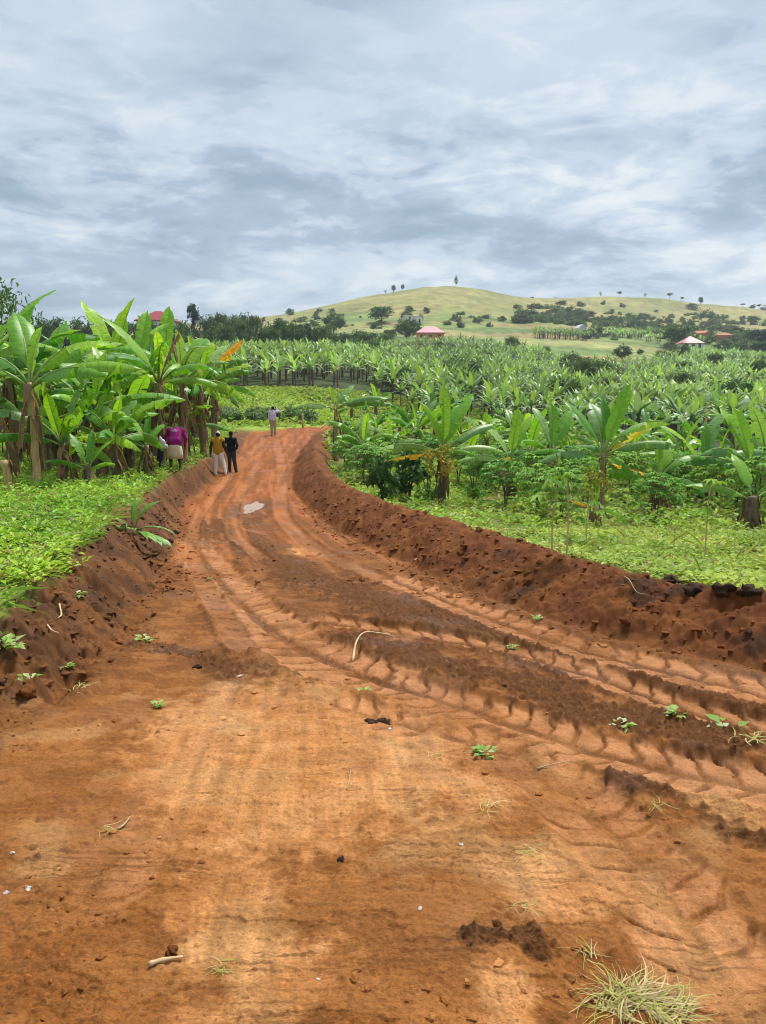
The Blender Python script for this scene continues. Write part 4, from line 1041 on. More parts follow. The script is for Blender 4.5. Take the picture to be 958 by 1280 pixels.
crop('ground_cover', 'green weeds between the bananas of the right field', 9000, (-3, 20), (13, 34), keep_right, 4, 9, .066, .17, ((.17, .34, .03), (.42, .58, .07)))
crop('weed_grass', 'taller grassy weeds mixed into the left field crop', 2600, (-16, -2.2), (4, 26), keep_left, 6, 7, .17, .12, ((.14, .30, .04), (.36, .48, .10)), .10)
crop('weed_grass', 'taller grassy weeds mixed into the right field crop', 2600, (-2, 16), (5, 30), keep_right, 7, 7, .15, .10, ((.20, .30, .05), (.44, .48, .15)), .10)
def keep_meadow(x, y, ins, sl, sr, rng):
    return (ins < -.25) & (y > 30) & ((sl > 1.0) | (sr > 1.0) | (y > 50)) & (np.abs(x / y) < .6)
crop('meadow_grass', 'bright yellow green meadow beyond the end of the track', 12000, (-34, 16), (36, 84), keep_meadow, 5, 5, .17, .22, ((.24, .40, .035), (.36, .44, .07)))

def grass_mesh(name, n, ln, spread, seed, cols, lean=.7, wid=.006, nseg=4):
    rg = random.Random(seed); mb = MB()
    for i in range(n):
        a = rg.uniform(0, 6.28); r = spread * rg.random() ** .7; p = Vector((r * math.cos(a), r * math.sin(a), -.01))
        aa = a + rg.uniform(-1.2, 1.2); l = ln * rg.uniform(.45, 1.1); e = R_(rg.uniform(90 - 75 * lean, 90)); dv = R_(rg.uniform(20, 110)) * lean
        w = wid * rg.uniform(.6, 1.4); sd = Vector((-math.sin(aa), math.cos(aa), 0)); vs = []
        for s in range(nseg + 1):
            t = s / nseg; ww = w * (1 - .85 * t); vs += [p - sd * ww, p + sd * ww]
            ee = e - dv * t; p = p + Vector((math.cos(ee) * math.cos(aa), math.cos(ee) * math.sin(aa), math.sin(ee))) * (l / nseg)
            p.z = max(p.z, .004)
        mb.add(vs, [(2 * s, 2 * s + 1, 2 * s + 3, 2 * s + 2) for s in range(nseg)], 0, col=rg.choice(cols))
    return mb.mesh(name, [M_COVER])
def weed_mesh(name, n, r, seed, cols, size=.05, h=.07):
    rng = np.random.default_rng(seed)
    az = rng.uniform(0, 6.28, n); el = rng.uniform(-.1, .8, n); D = np.stack([np.cos(az) * np.cos(el), np.sin(az) * np.cos(el), np.sin(el)], 1)
    q = rng.uniform(0, r, n); P = np.stack([np.cos(az) * q, np.sin(az) * q, rng.uniform(0, h, n)], 1)
    s = size * rng.uniform(.6, 1.3, n); V, T, C_ = blades(P, D, np.broadcast_to(np.array((0, 0, 1.)), D.shape), s * 1.5, s, np.array(cols)[rng.integers(0, len(cols), n)])
    return np_mesh(name, V, T, [M_COVER], col=C_)
STRAW = [(.50, .40, .17), (.42, .38, .13), (.58, .47, .25), (.38, .38, .11), (.30, .34, .08)]
GREEN = [(.20, .36, .05), (.28, .44, .07), (.35, .46, .12)]
PALEG = [(.38, .48, .20), (.45, .52, .28), (.28, .42, .10)]
def put(name, label, cat, me, u, v, rz=0, scale=1.0, dz=0.0, group=None):
    x, y, z = hit(u, v); return tag(link(name, me, None, (x, y, z + dz), (0, 0, rz), scale), label, cat, group)
def straw_mesh(name, n, rx, ry, ln, seed, cols, wid=.0022, up=.035):
    """loose straw lying in a heap, blades at all angles"""
    rg = random.Random(seed); mb = MB()
    for i in range(n):
        r = rg.random() ** .6; a = rg.uniform(0, 6.28); p0 = Vector((rx * r * math.cos(a), ry * r * math.sin(a), rg.uniform(0, up) * (1 - r * .7)))
        d = rg.gauss(0.1, .75) + (math.pi if rg.random() < .5 else 0); l = ln * rg.uniform(.4, 1.1); cv = rg.uniform(-1.3, 1.3); lift = rg.uniform(-.05, .35); vs = []; w = wid * rg.uniform(.6, 1.5); p = p0.copy()
        for s in range(6):
            t = s / 5; aa = d + cv * t; sd = Vector((-math.sin(aa), math.cos(aa), .3)); vs += [p - sd * w * (1 - .7 * t), p + sd * w * (1 - .7 * t)]
            e = lift * (1 - 2 * t); p = p + Vector((math.cos(aa) * math.cos(e), math.sin(aa) * math.cos(e), math.sin(e))) * (l / 5); p.z = max(p.z, .003)
        mb.add(vs, [(2 * s, 2 * s + 1, 2 * s + 3, 2 * s + 2) for s in range(5)], 0, col=rg.choice(cols))
    return mb.mesh(name, [M_COVER])
STRAWP = [(.56, .45, .20), (.48, .40, .15), (.62, .50, .28), (.42, .40, .11), (.34, .38, .08), (.30, .22, .09)]
put('grass_tuft', 'heap of pulled straw yellow grass at the bottom right corner', 'grass tuft', straw_mesh('grass_tuft', 230, .105, .06, .13, 1, STRAWP), 785, 1262, .1)
put('grass_tuft', 'smaller heap of pulled straw right of the bottom right heap', 'grass tuft', straw_mesh('grass_tuft', 120, .07, .05, .11, 2, STRAWP), 836, 1268, .5)
wm = [weed_mesh('weed', 26, .07, 10 + i, GREEN + PALEG, .045, .06) for i in range(4)]
gm = [straw_mesh('grass_sprig', 16, .06, .04, .11, 20 + i, STRAWP, .0018, .015) for i in range(4)]
for k, (u, v, s, lab) in enumerate([
    (776, 908, .9, 'small pale green weed on the dark soil between right tracks'), (905, 914, 1.5, 'largest green weed patch lying on the right side of the road'),
    (845, 902, .8, 'flat pale weed left of the large right weed patch'), (606, 941, .8, 'wilted green weed beside the broad tyre track'),
    (180, 801, 1.0, 'bright green weed at the foot of the left bank'), (38, 856, 1.0, 'small upright green seedling on the near left bank'),
    (6, 815, 1.6, 'broad leaved weed cut by the left edge'), (82, 833, .8, 'pale leafy weed on the near left bank'),
    (455, 862, .7, 'torn green leaves pressed into the tyre track'), (672, 776, .8, 'green weed at the foot of the right berm'),
    (640, 808, .6, 'small pale weed on the road near the right berm'), (197, 880, .6, 'pale leaf scrap on the left of the road'),
    (96, 745, 1.0, 'small weed clinging to the top of left bank'), (262, 722, .5, 'tiny weed beside the narrow rut')]):
    put('weed', lab, 'weed', wm[k % 4], u, v, k * 1.1, (s * .85, s * .85, s * .6))
for k, (u, v, s, lab) in enumerate([
    (935, 935, 1.6, 'dry grass sprig lying under the large right weed patch'), (100, 862, 1.3, 'dry grassy clod with straw on near left bank'),
    (660, 1065, 1.0, 'thin straw blades in the middle right of road'), (615, 1015, 1.0, 'straw sprig across the wheel track at centre right'),
    (275, 1208, .8, 'small green straw sprig near the bottom left'), (545, 950, .9, 'flattened straw grass near the broad tyre track'),
    (735, 1195, .8, 'straw bits above the bottom right tuft'), (655, 1140, .7, 'thin grass stalks right of the bottom centre'),
    (820, 1010, .9, 'dry stalks beside the lower right tyre track'), (130, 1040, .9, 'straw bits on the lower left tyre track')]):
    put('grass_sprig', lab, 'grass', gm[k % 4], u, v, k * 1.3, s)

# sticks, roots, scraps and clods
def stick(name, label, cat, pix, rad, mat, lift=.02, arch=0.0):
    P = [Vector(hit(u, v)) for u, v in pix]; n = len(P); base = P[0].copy()
    pts = [p - base + Vector((0, 0, lift + arch * math.sin(math.pi * i / max(1, n - 1)))) for i, p in enumerate(P)]
    Q = [2 * pts[0] - pts[1]] + pts + [2 * pts[-1] - pts[-2]]; sm = []
    for i in range(1, len(Q) - 2):
        a, b, c, d = Q[i - 1:i + 3]
        for t in (0, .2, .4, .6, .8): sm.append(.5 * (2 * b + (c - a) * t + (2 * a - 5 * b + 4 * c - d) * t * t + (3 * b - a - 3 * c + d) * t ** 3))
    sm.append(pts[-1]); n = len(sm); rg = random.Random(len(label))
    mb = MB(); mb.tube(sm, [rad * .75 * (1 - .6 * i / n) * rg.uniform(.8, 1.2) for i in range(n)], 6, 0)
    tag(link(name, mb.mesh(name, [mat], True), None, base), label, cat)
stick('root', 'bent pinkish root sticking out of the dark soil in the road', 'root', [(441, 822), (446, 810), (456, 803), (475, 801), (492, 800)], .012, M_ROOT, .015, .06)
stick('stick', 'short pale stick lying near the bottom left', 'stick', [(187, 1210), (205, 1205), (229, 1198)], .012, M_ROOT, .012)
stick('root', 'white root hanging from the near left bank', 'root', [(75, 763), (77, 770), (73, 779)], .012, M_ROOT, .02)
stick('root', 'forked white root low on the near left bank', 'root', [(60, 788), (66, 797), (74, 801)], .011, M_ROOT, .02)
stick('root', 'long thin root trailing over the right berm', 'root', [(776, 722), (786, 735), (796, 745), (812, 750)], .007, M_TWIG, .03)
stick('stick', 'thin twig lying across the road at centre right', 'stick', [(672, 964), (690, 960), (712, 955)], .006, M_TWIG, .012)
stick('stick', 'thin straw on the smooth pale road', 'stick', [(434, 990), (438, 970), (436, 950)], .004, M_TWIG, .006)
stick('stick', 'short twig on the lower left track', 'stick', [(148, 1040), (156, 1034), (163, 1026)], .007, M_TWIG, .01)
stick('stick', 'pale twig lying at the bend of the berm', 'stick', [(400, 536), (406, 532), (413, 527)], .03, M_ROOT, .06)
M_PAPER = plain_material('white_scrap', (.50, .46, .40), .6, .3, 60, .5)
def scrap(u, v, s, label, seed):
    s *= .75; rg = random.Random(seed); mb = MB(); n = 7; top = []
    for i in range(n):
        a = 6.283 * i / n; r = s * rg.uniform(.6, 1.1); top.append((r * math.cos(a), r * math.sin(a) * .8, rg.uniform(-.3 * s, s * .5) + .004))
    ctr = (0, 0, s * .3 + .004)
    mb.add(top + [ctr], [(i, (i + 1) % n, n) for i in range(n)])
    x, y, z = hit(u, v); o = link('paper_scrap', mb.mesh('paper_scrap', [M_PAPER]), None, (x, y, z)); tag(o, label, 'scrap', 'white scraps on the road')
    sm = o.modifiers.new('thick', 'SOLIDIFY'); sm.thickness = .003
for k, (u, v, s, lab) in enumerate([(300, 844, .045, 'white scrap near the end of the narrow rut'), (36, 1113, .022, 'white scrap at lower left, right of its twin'), (8, 1114, .018, 'white scrap nearest the left edge'),
    (487, 909, .022, 'tiny white scrap beside the dark clod'), (577, 1060, .016, 'small white scrap in the middle of road'), (525, 1144, .012, 'tiny white speck low in the centre'),
    (398, 1228, .010, 'pale scrap at the bottom left of centre'), (16, 1070, .018, 'white crumpled scrap above the left edge pair'), (806, 1222, .012, 'pale blue green scrap above bottom right tuft'), (520, 700, .05, 'white scrap on the road side of right berm')]):
    scrap(u, v, s, lab, k)
def clod_mesh(name, seed, sub=3, rough=.75):
    bm = bmesh.new(); bmesh.ops.create_icosphere(bm, subdivisions=sub, radius=1.0); rg = np.random.default_rng(seed); o = rg.uniform(0, 50, 3)
    for v in bm.verts:
        p = v.co; f = 1 + rough * float(perlin(p.x * 1.3 + o[0], p.y * 1.3 + p.z * 1.1 + o[1], 3)) + .5 * rough * float(perlin(p.x * 3 + o[2], p.y * 3 - p.z * 2.7, 7))
        v.co = Vector((p.x * f, p.y * f, p.z * f * .72))
    me = bpy.data.meshes.new(name); bm.to_mesh(me); bm.free(); return me
M_CLOD = plain_material('clod_soil', (.16, .055, .016), .9, .1, 9, .4, bump=.02)
M_CLOD_DARK = plain_material('dark_clod_soil', (.045, .024, .014), .85, .15, 9, .4, bump=.02)
for k, (u, v, s, m, lab) in enumerate([
    (469, 898, .055, M_CLOD_DARK, 'dark soil clod beside the broad tyre track, largest on the road'), (481, 897, .04, M_CLOD_DARK, 'dark soil clod right beside the largest road clod'),
    (662, 690 + 40, .06, M_CLOD, 'brown clod high on the right berm'), (783, 781, .06, M_CLOD, 'rounded brown clod at the foot of the right berm'),
    (866, 740, .085, M_CLOD_DARK, 'dark clod on the berm crest near the right edge'), (905, 747, .10, M_CLOD_DARK, 'larger dark clod on the crest close to right edge'),
    (935, 748, .09, M_CLOD_DARK, 'dark clod on the crest at right edge'), (838, 728, .08, M_CLOD_DARK, 'dark clod on the berm crest, leftmost of the dark ones'),
    (218, 669, .07, M_CLOD_DARK, 'small dark clod beside the uprooted plant'), (213, 680, .06, M_CLOD_DARK, 'lower dark clod beside the uprooted plant'),
    (427, 1078, .014, M_CLOD_DARK, 'pebble sized clod on the smooth pale road'), (216, 1193, .022, M_CLOD, 'small clod touching the short pale stick'),
    (35, 876, .06, M_CLOD, 'rounded brown clod on the near left bank'), (247, 838, .035, M_CLOD_DARK, 'dark clod left of the white scrap')]):
    me = clod_mesh('soil_clod', 40 + k); me.materials.append(m); me.polygons.foreach_set('use_smooth', [True] * len(me.polygons))
    put('soil_clod', lab, 'soil clod', me, u, v, k, s * .85, s * .05, 'soil clods')
def loose_clods():
    rng = np.random.default_rng(77)
    bm = bmesh.new(); bmesh.ops.create_icosphere(bm, subdivisions=1, radius=1.0); bv = np.array([v.co[:] for v in bm.verts]); bf = np.array([[v.index for v in f.verts] for f in bm.faces]); bm.free()
    n = 70000; x = rng.uniform(-9, 8, n); y = 1.6 + 28.4 * rng.random(n) ** 1.7
    zf, c, wet, reg = surface(x, y); z0, ins, sl, sr = layout(x, y)
    wl = left_w(y)
    p = sst(.6, .0, ins) * sst(-.9, -.1, ins) * .55 + ((sl > 0) & (sl < wl + .1)) * .40 + ((sr > 0) & (sr < 1.4)) * .40
    dens = sst(.05, .5, fbm(x * 1.4, y * 1.4, 5, 3)) * .45 * (ins > 0) * sst(14, 6, y)
    k = (rng.random(n) < (p + dens) * sst(30, 10, y)) & (np.abs(x / y) < .62)
    x, y, z, c = x[k], y[k], zf[k], c[k]; n = len(x)
    s = .006 + .026 * rng.random(n) ** 4; s *= np.where(y > 8, 1.5, np.where(layout(x, y)[1] > .3, .55, 1.0))
    V = bv[None] * (1 + .35 * rng.normal(size=(n, len(bv), 1)).clip(-1.2, 1.2)) * np.stack([s * rng.uniform(.8, 1.4, n), s * rng.uniform(.8, 1.4, n), s * .7], 1)[:, None]
    V = V + np.stack([x, y, z + s * .2], 1)[:, None]
    F = bf[None] + (np.arange(n) * len(bv))[:, None, None]
    col = np.repeat(c * rng.uniform(.95, 1.45, (n, 1)), len(bv), 0)
    print('clods', n)
    tag(link('soil_crumbs', np_mesh('soil_crumbs', V.reshape(-1, 3), F.reshape(-1, 3), [M_SOIL], col=np.concatenate([col, np.zeros((len(col), 1))], 1), smooth=False)), 'loose crumbs of red brown soil along the road edges', 'soil', kind='stuff')
loose_clods()
def puddle():
    mb = MB(); rg = random.Random(4); n = 26; vs = []
    for i in range(n):
        a = 6.283 * i / n; r = 1 + .22 * math.sin(2 * a + 1) + .14 * math.sin(5 * a) + rg.uniform(-.06, .06)
        vs.append((.24 * r * math.cos(a) - .08 * math.sin(a), 1.3 * r * math.sin(a), 0))
    mb.add(vs, [tuple(range(n))])
    m, nt, b = mat_new('muddy_water'); b.inputs['Base Color'].default_value = (.40, .26, .16, 1); b.inputs['Roughness'].default_value = .14; b.inputs['Specular IOR Level'].default_value = .2
    nz = nd(nt, 'ShaderNodeTexNoise', Scale=3.0); bp = nd(nt, 'ShaderNodeBump', Strength=.05, Distance=.01); nt.links.new(nz.outputs['Fac'], bp.inputs['Height']); nt.links.new(bp.outputs[0], b.inputs['Normal'])
    x, y = PUDDLE
    zz = ground_z(x + np.linspace(-.3, .3, 9), np.full(9, y)).mean()
    o = link('puddle', mb.mesh('puddle', [m]), None, (x, y, float(zz) + .022)); tag(o, 'muddy puddle in the dip of the road', kind='structure')
puddle()

# ------------------------------------------------------------------ shrubs and cassava
def crown_mesh(name, rx, rz, zc, n_clump, per, size, cols, seed, mat, droop=0.0, flat=1.0, aspect=.55):
    """foliage as leaf clumps spread through an uneven crown"""
    rng = np.random.default_rng(seed); Ps = []; Ds = []; Cs = []
    for i in range(n_clump):
        d = unit(rng, 1)[0]; r = rng.uniform(.35, 1.0) ** .6
        c = np.array((d[0] * rx * r, d[1] * rx * r, zc + d[2] * rz * r))
        k = int(per * rng.uniform(.6, 1.4)); o = unit(rng, k) * (rng.random((k, 1)) ** .5) * rx * rng.uniform(.22, .42) * np.array((1, 1, flat))
        Ps.append(c + o); dd = unit(rng, k) + o / (rx * .35) * .6 + np.array((0, 0, -droop)); Ds.append(dd)
        t = rng.random() ; base = np.array(cols[0]) * (1 - t) + np.array(cols[1]) * t
        Cs.append(base[None] * rng.uniform(.75, 1.25, (k, 1)))
    P, D, C_ = np.concatenate(Ps), np.concatenate(Ds), np.concatenate(Cs); s = size * rng.uniform(.7, 1.4, len(P))
    up = unit(rng, len(P)) * .6 + np.array((0, 0, 1.))
    V, T, C4 = blades(P, D, up, s, s * aspect, C_); return np_mesh(name, V, T, [mat], col=C4)
def twig_mesh(name, h, n, spread, seed, r=.018, mat=None):
    rg = random.Random(seed); mb = MB()
    for i in range(n):
        a = rg.uniform(0, 6.28); s = spread * rg.uniform(.4, 1)
        pts = [(0, 0, -.08), (.15 * s * math.cos(a), .15 * s * math.sin(a), h * .35), (.55 * s * math.cos(a), .55 * s * math.sin(a), h * .7), (s * math.cos(a), s * math.sin(a), h)]
        mb.tube(pts, [r, r * .8, r * .6, r * .35], 5)
    return mb.mesh(name, [mat or M_BARK])
def cassava_mesh(name, h, rad, n_leaf, seed, cols):
    """umbrella of palmate leaves on long stalks"""
    rng = np.random.default_rng(seed); P = []; D = []; U = []; C_ = []; S = []; mb = MB()
    for i in range(n_leaf):
        a = rng.uniform(0, 6.28); r = rad * rng.random() ** .55; z = h - .34 * h * (r / rad) ** 2 * rng.uniform(.5, 1.3) - rng.random() ** 1.5 * .42 * h
        c = np.array((r * math.cos(a), r * math.sin(a), z)); base = np.array(cols[0]) + (np.array(cols[1]) - np.array(cols[0])) * rng.random()
        t0 = rng.uniform(0, 6.28); ll = rng.uniform(.12, .20); tilt = rng.uniform(.15, .6)
        for k in range(6):
            aa = t0 + (k - 2.5) * .75; P.append(c); D.append((math.cos(aa), math.sin(aa), -tilt)); U.append((0, 0, 1)); C_.append(base * rng.uniform(.85, 1.15)); S.append(ll * (1 - .25 * abs(k - 2.5) / 2.5))
        mb.tube([(r * .2 * math.cos(a), r * .2 * math.sin(a), h * .72), tuple(c)], [.004, .003], 3, cap=False)
    S = np.array(S); V, T, C4 = blades(np.array(P), np.array(D, float), np.array(U, float), S, S * .36, np.array(C_))
    b = len(V); V = np.concatenate([V, np.array(mb.v)]); Q = np.array(mb.f) + b
    return np_mesh(name, V, [T, Q], [M_SHRUB, M_TWIG], np.concatenate([np.zeros(len(T)), np.ones(len(Q))]).astype(int), np.concatenate([C4, np.tile(np.array((.3, .12, .06)), (len(mb.v), 1))]))
CAS = [cassava_mesh('crown', 1.25, .64, 165, 60 + i, ((.11, .29, .025), (.25, .47, .045))) for i in range(3)]
CST = [twig_mesh('stem', 1.1, 4, .42, 70 + i, .016) for i in range(3)]
def cassava(label, loc, s=1.0, k=0, group=None):
    t = thing('cassava_plant', label, 'cassava', loc, k * 1.7, group, s); link('stem', CST[k % 3], t); link('crown', CAS[k % 3], t); return t
for k, (u, v, s, lab) in enumerate([
    (672, 645, 1.0, 'bright cassava plant left of the largest right banana'), (632, 636, 1.05, 'dark leaved cassava plant right of the orange leaf banana'), (702, 652, .95, 'cassava plant with drooping leaves touching the largest banana'),
    (455, 604, 1.15, 'bushy cassava plant at the berm, left of dark shrub'), (432, 588, 1.1, 'cassava plant nearest the bend of the berm'), (820, 652, .85, 'cassava plant in front of the small orange leaf banana'),
    (886, 640, 1.0, 'cassava plant left of the right edge shrub'), (598, 612, .8, 'low light green cassava plant behind the orange leaf banana'), (945, 650, 1.15, 'dark cassava plant at the right edge'),
    (860, 625, 1.0, 'cassava plant behind the small orange leaf banana'), (485, 585, 1.1, 'cassava plant behind the dark shrub'), (655, 618, 1.0, 'cassava plant behind the dark leaved one'),
    (790, 612, .9, 'cassava plant behind the black tipped leaf'), (920, 612, 1.0, 'cassava plant behind the right edge shrub'), (520, 572, 1.1, 'cassava plant between dark shrub and plantation')]):
    cassava(lab, hit(u, v), s, k, 'cassava plants in the right field')
CB = [(470, 27, 1.2), (500, 25, 1.2), (575, 26, 1.2), (610, 24, 1.2), (680, 21, 1.2), (715, 22, 1.3), (795, 22, 1.2), (850, 20, 1.2), (905, 22, 1.3), (540, 30, 1.3), (640, 28, 1.3), (760, 26, 1.3), (830, 29, 1.3), (885, 25, 1.2), (960, 23, 1.3), (430, 40, 1.3), (448, 36, 1.3), (985, 20, 1.2), (735, 19, 1.1), (930, 19.5, 1.2)]
rk = ranked(CB, [(480, 'left of the coffee bush'), (560, 'behind the coffee bush'), (650, 'right of the orange leaf banana'), (750, 'left of the largest right banana'), (840, 'right of the largest right banana'), (920, 'behind the small orange leaf banana'), (9999, 'by the right edge banana')], lambda q: q[1])
for k, (u, y, s) in enumerate(CB):
    cassava('%s leafy cassava bush in the gaps %s' % rk[k], at(u, y), s, k + 3, 'cassava bushes between the right field bananas')
def shrub(name, label, cat, loc, s, cme, sme, rz=0, group=None):
    t = thing(name, label, cat, loc, rz, group, s); link('stem', sme, t); link('crown', cme, t); return t
SH_D = crown_mesh('crown', .45, .52, .72, 26, 26, .15, ((.045, .115, .028), (.105, .21, .05)), 5, M_SHRUB, .5)
SH_Y = crown_mesh('crown', .42, .45, 1.15, 20, 22, .10, ((.22, .26, .03), (.42, .34, .04)), 6, M_SHRUB, .2)
SH_L = crown_mesh('crown', .30, .30, .32, 16, 20, .10, ((.13, .30, .03), (.26, .42, .06)), 7, M_SHRUB, .0)
TW = twig_mesh('stem', .9, 5, .3, 4)
shrub('coffee_bush', 'dark green coffee bush beside the orange leaf banana', 'bush', hit(512, 625), 1.15, SH_D, TW)
shrub('coffee_bush', 'smaller dark bush left of the coffee bush', 'bush', at(478, 19.5), 1.0, SH_D, TW, 2)
shrub('yellowing_bush', 'yellow green bush growing round the orange leaf banana trunk', 'bush', hit(549, 634), 1.0, SH_Y, TW)
shrub('yellowing_bush', 'yellow green bush round the trunk stub below the largest right banana', 'bush', hit(738, 660), .72, SH_Y, TW, 1)
shrub('leafy_bush', 'low light green bush at the foot of the coffee bush', 'bush', hit(535, 632), 1.0, SH_L, TW, 3)
shrub('leafy_bush', 'light green low bush right of the orange leaf banana', 'bush', hit(592, 628), 1.0, SH_L, TW, 2)
for k, (u, v, h, lab) in enumerate([(708, 700, 1.0, 'thin pale sapling left of the trunk stub'), (881, 706, 1.05, 'thin forked sapling standing in the right bean field'), (733, 690, .8, 'thin sapling just left of the trunk stub'), (690, 695, .9, 'leftmost of the thin saplings by the berm')]):
    t = thing('sapling', lab, 'sapling', hit(u, v), k)
    mb = MB(); mb.tube([(0, 0, -.05), (.01, .01, h * .5), (-.03, .0, h)], [.011, .009, .006], 5); mb.tube([(.01, .01, h * .55), (.14, .02, h * .85)], [.006, .004], 4); link('stem', mb.mesh('stem', [M_ROOT]), t)
    link('crown', cassava_mesh('crown', h * 1.12, .22, 9, 90 + k, ((.12, .28, .03), (.22, .4, .05))), t)
# dusky bushes at the end of the track
SH_E = [crown_mesh('crown', .62, .42, .45, 20, 20, .26, ((.11, .18, .075), (.22, .31, .14)), 15 + i, M_SHRUB, .3) for i in range(3)]
TWE = twig_mesh('stem', .6, 5, .4, 9)
for k in range(30):
    u = 268 + (k * 47) % 138; y = 52.5 + (k * 1.37) % 9
    if u > 345: y = 53.5 + (k * .7) % 4
    shrub('garden_shrub', 'dusky grey green shrub in the patch beyond the end of the track', 'shrub', at(u, y), random.uniform(.65, 1.05), SH_E[k % 3], TWE, k, 'shrub patch beyond the end of the track')

# the uprooted banana sucker lying on the left bank
def uprooted():
    x, y, z = hit(166, 668)
    t = thing('uprooted_banana_sucker', 'uprooted banana sucker lying on the edge of the left bank', 'banana sucker', (x, y, z + .05))
    st = stem_mesh('pseudostem', .55, .05, .035, M_STEM_GREEN, 5, 5)
    link('pseudostem', st, t, (-.02, .05, 0), (R_(70), R_(20), R_(-15)), 1.0)
    lm = [leaf_mesh('leaf', .62, .10, 60, 5, .1, 400 + i, M_LEAF if i % 2 else M_LEAF_G, M_RIB, 25, 12, nseg=10, pet=.1) for i in range(4)]
    for k, (az, tl, s, px, pz) in enumerate([(175, -20, 1.05, 0, .06), (75, 20, .9, .02, .08), (20, 5, 1.05, .03, .06), (40, 10, .9, .03, .06), (5, -45, 1.0, .05, .04), (95, 30, .7, .0, .08)]):
        link('leaf', lm[k % 4], t, (px, .02 * k - .05, pz), (0, R_(-tl), R_(az)), s)
    for k in range(6):
        link('leaf', lm[(k + 1) % 4], t, (.12 + .02 * k, -.10 - .03 * k, .0), (0, R_(38 + 3 * k), R_(-58 + 7 * k)), .95)
uprooted()

# ------------------------------------------------------------------ trees
DARK = ((.045, .105, .034), (.100, .175, .056)); MIDG = ((.075, .145, .045), (.150, .230, .072)); BLUE = ((.035, .075, .045), (.070, .125, .070))
CROWN = {
 'round': [crown_mesh('crown', 3.6, 3.0, 5.2, 42, 44, .62, DARK, 200 + i, M_TREE, .1) for i in range(3)],
 'bushy': [crown_mesh('crown', 3.4, 3.6, 4.4, 40, 44, .62, MIDG, 210 + i, M_TREE, .1) for i in range(3)],
 'tall': [crown_mesh('crown', 2.0, 4.6, 6.6, 34, 40, .60, BLUE, 220 + i, M_TREE, .35) for i in range(2)],
 'flat': [crown_mesh('crown', 3.4, .9, 4.8, 30, 30, .55, DARK, 230 + i, M_TREE, .0, .4) for i in range(2)],
 'airy': [crown_mesh('crown', 2.8, 2.0, 4.6, 26, 20, .42, MIDG, 240 + i, M_TREE, .1) for i in range(2)],
}
def trunk_mesh(h, r, seed, n=5, sp=1.6):
    rg = random.Random(seed); mb = MB(); mb.tube([(0, 0, -.5), (.05, .03, h * .45), (.02, -.04, h * .8)], [r * 1.2, r * .85, r * .5], 7)
    for i in range(n):
        a = rg.uniform(0, 6.28); z = h * rg.uniform(.4, .75); q = sp * rg.uniform(.6, 1.1)
        mb.tube([(.03, 0, z), (q * .5 * math.cos(a), q * .5 * math.sin(a), z + h * .16), (q * math.cos(a), q * math.sin(a), z + h * .26)], [r * .5, r * .33, r * .15], 5)
    return mb.mesh('trunk', [M_BARK], True)
TRUNK = [trunk_mesh(6.0, .22, 1), trunk_mesh(6.5, .20, 2, 4, 1.2), trunk_mesh(5.6, .18, 3, 6, 2.2)]
NAT = {'round': (8.2, 7.2), 'bushy': (8.0, 6.8), 'tall': (11.2, 4.0), 'flat': (5.7, 6.8), 'airy': (6.6, 5.6)}
TN = [0]
def tree(label, u, y, v_top, w_px, kind, group=None, sink=0.0):
    TN[0] += 1; k = TN[0]; x, yy, z = at(u, y)
    h = max(1.2, top_of(v_top, y) - z); w = w_px * y / F_PX; H0, W0 = NAT[kind]
    t = thing('tree', label, 'tree', (x, y, z), k * 1.3, group); t.scale = (w / W0, w / W0, h / H0)
    link('trunk', TRUNK[k % 3], t); link('crown', CROWN[kind][k % len(CROWN[kind])], t); return t
tree('tall feathery dark eucalyptus standing above the left banana grove', 246, 205, 376, 15, 'tall')
tree('dark sparse tree at the left edge behind the banana grove', 8, 46, 362, 70, 'airy')
tree('dark tree crown showing above bananas near the left edge', 36, 60, 376, 44, 'airy')
g = 'trees along the dark line left of the hill'
TL = [(262, 215, 396, 26, 'round'), (280, 220, 393, 24, 'round'), (296, 215, 396, 26, 'bushy'), (312, 222, 394, 22, 'round'), (303, 180, 402, 26, 'round'), (322, 226, 397, 18, 'bushy'), (270, 180, 404, 30, 'bushy'),
     (285, 172, 408, 26, 'round'), (335, 186, 406, 24, 'round'), (350, 205, 401, 24, 'round'), (365, 200, 404, 26, 'round'), (382, 205, 402, 24, 'tall'), (396, 205, 404, 26, 'bushy'), (410, 212, 408, 26, 'bushy'), (343, 178, 412, 26, 'bushy'), (372, 190, 410, 26, 'round'), (402, 206, 410, 30, 'round'),
     (436, 222, 418, 24, 'bushy'), (452, 228, 414, 26, 'round'), (466, 232, 416, 26, 'bushy'), (482, 240, 418, 22, 'bushy'), (444, 214, 422, 26, 'round'), (470, 226, 424, 26, 'round'), (230, 200, 402, 26, 'bushy'), (205, 190, 406, 26, 'bushy'), (170, 185, 404, 30, 'round'), (140, 190, 402, 30, 'bushy'), (110, 180, 400, 34, 'round'), (75, 175, 399, 34, 'bushy'), (50, 170, 396, 36, 'round')]
rk = ranked(TL, [(125, 'behind the left grove'), (240, 'beside the dark red roof'), (290, 'just right of the eucalyptus'), (330, 'further right of the eucalyptus'), (375, 'above the meadow end of plantation'), (415, 'left of the twin topped tree'), (460, 'right of the twin topped tree'), (999, 'left of the dense tree by orange house')], lambda q: q[0])
for i, (u, y, v, w, k) in enumerate(TL):
    tree('dark tree line tree %s, %s from left' % (rk[i][1], rk[i][0].replace('nearest', 'first')), u, y, v, w, k, g)
tree('large dark twin topped tree on the lower hill, left of the houses', 418, 318, 394, 28, 'round')
tree('broad dark spreading tree uphill left of the white walled house', 477, 400, 384, 34, 'round')
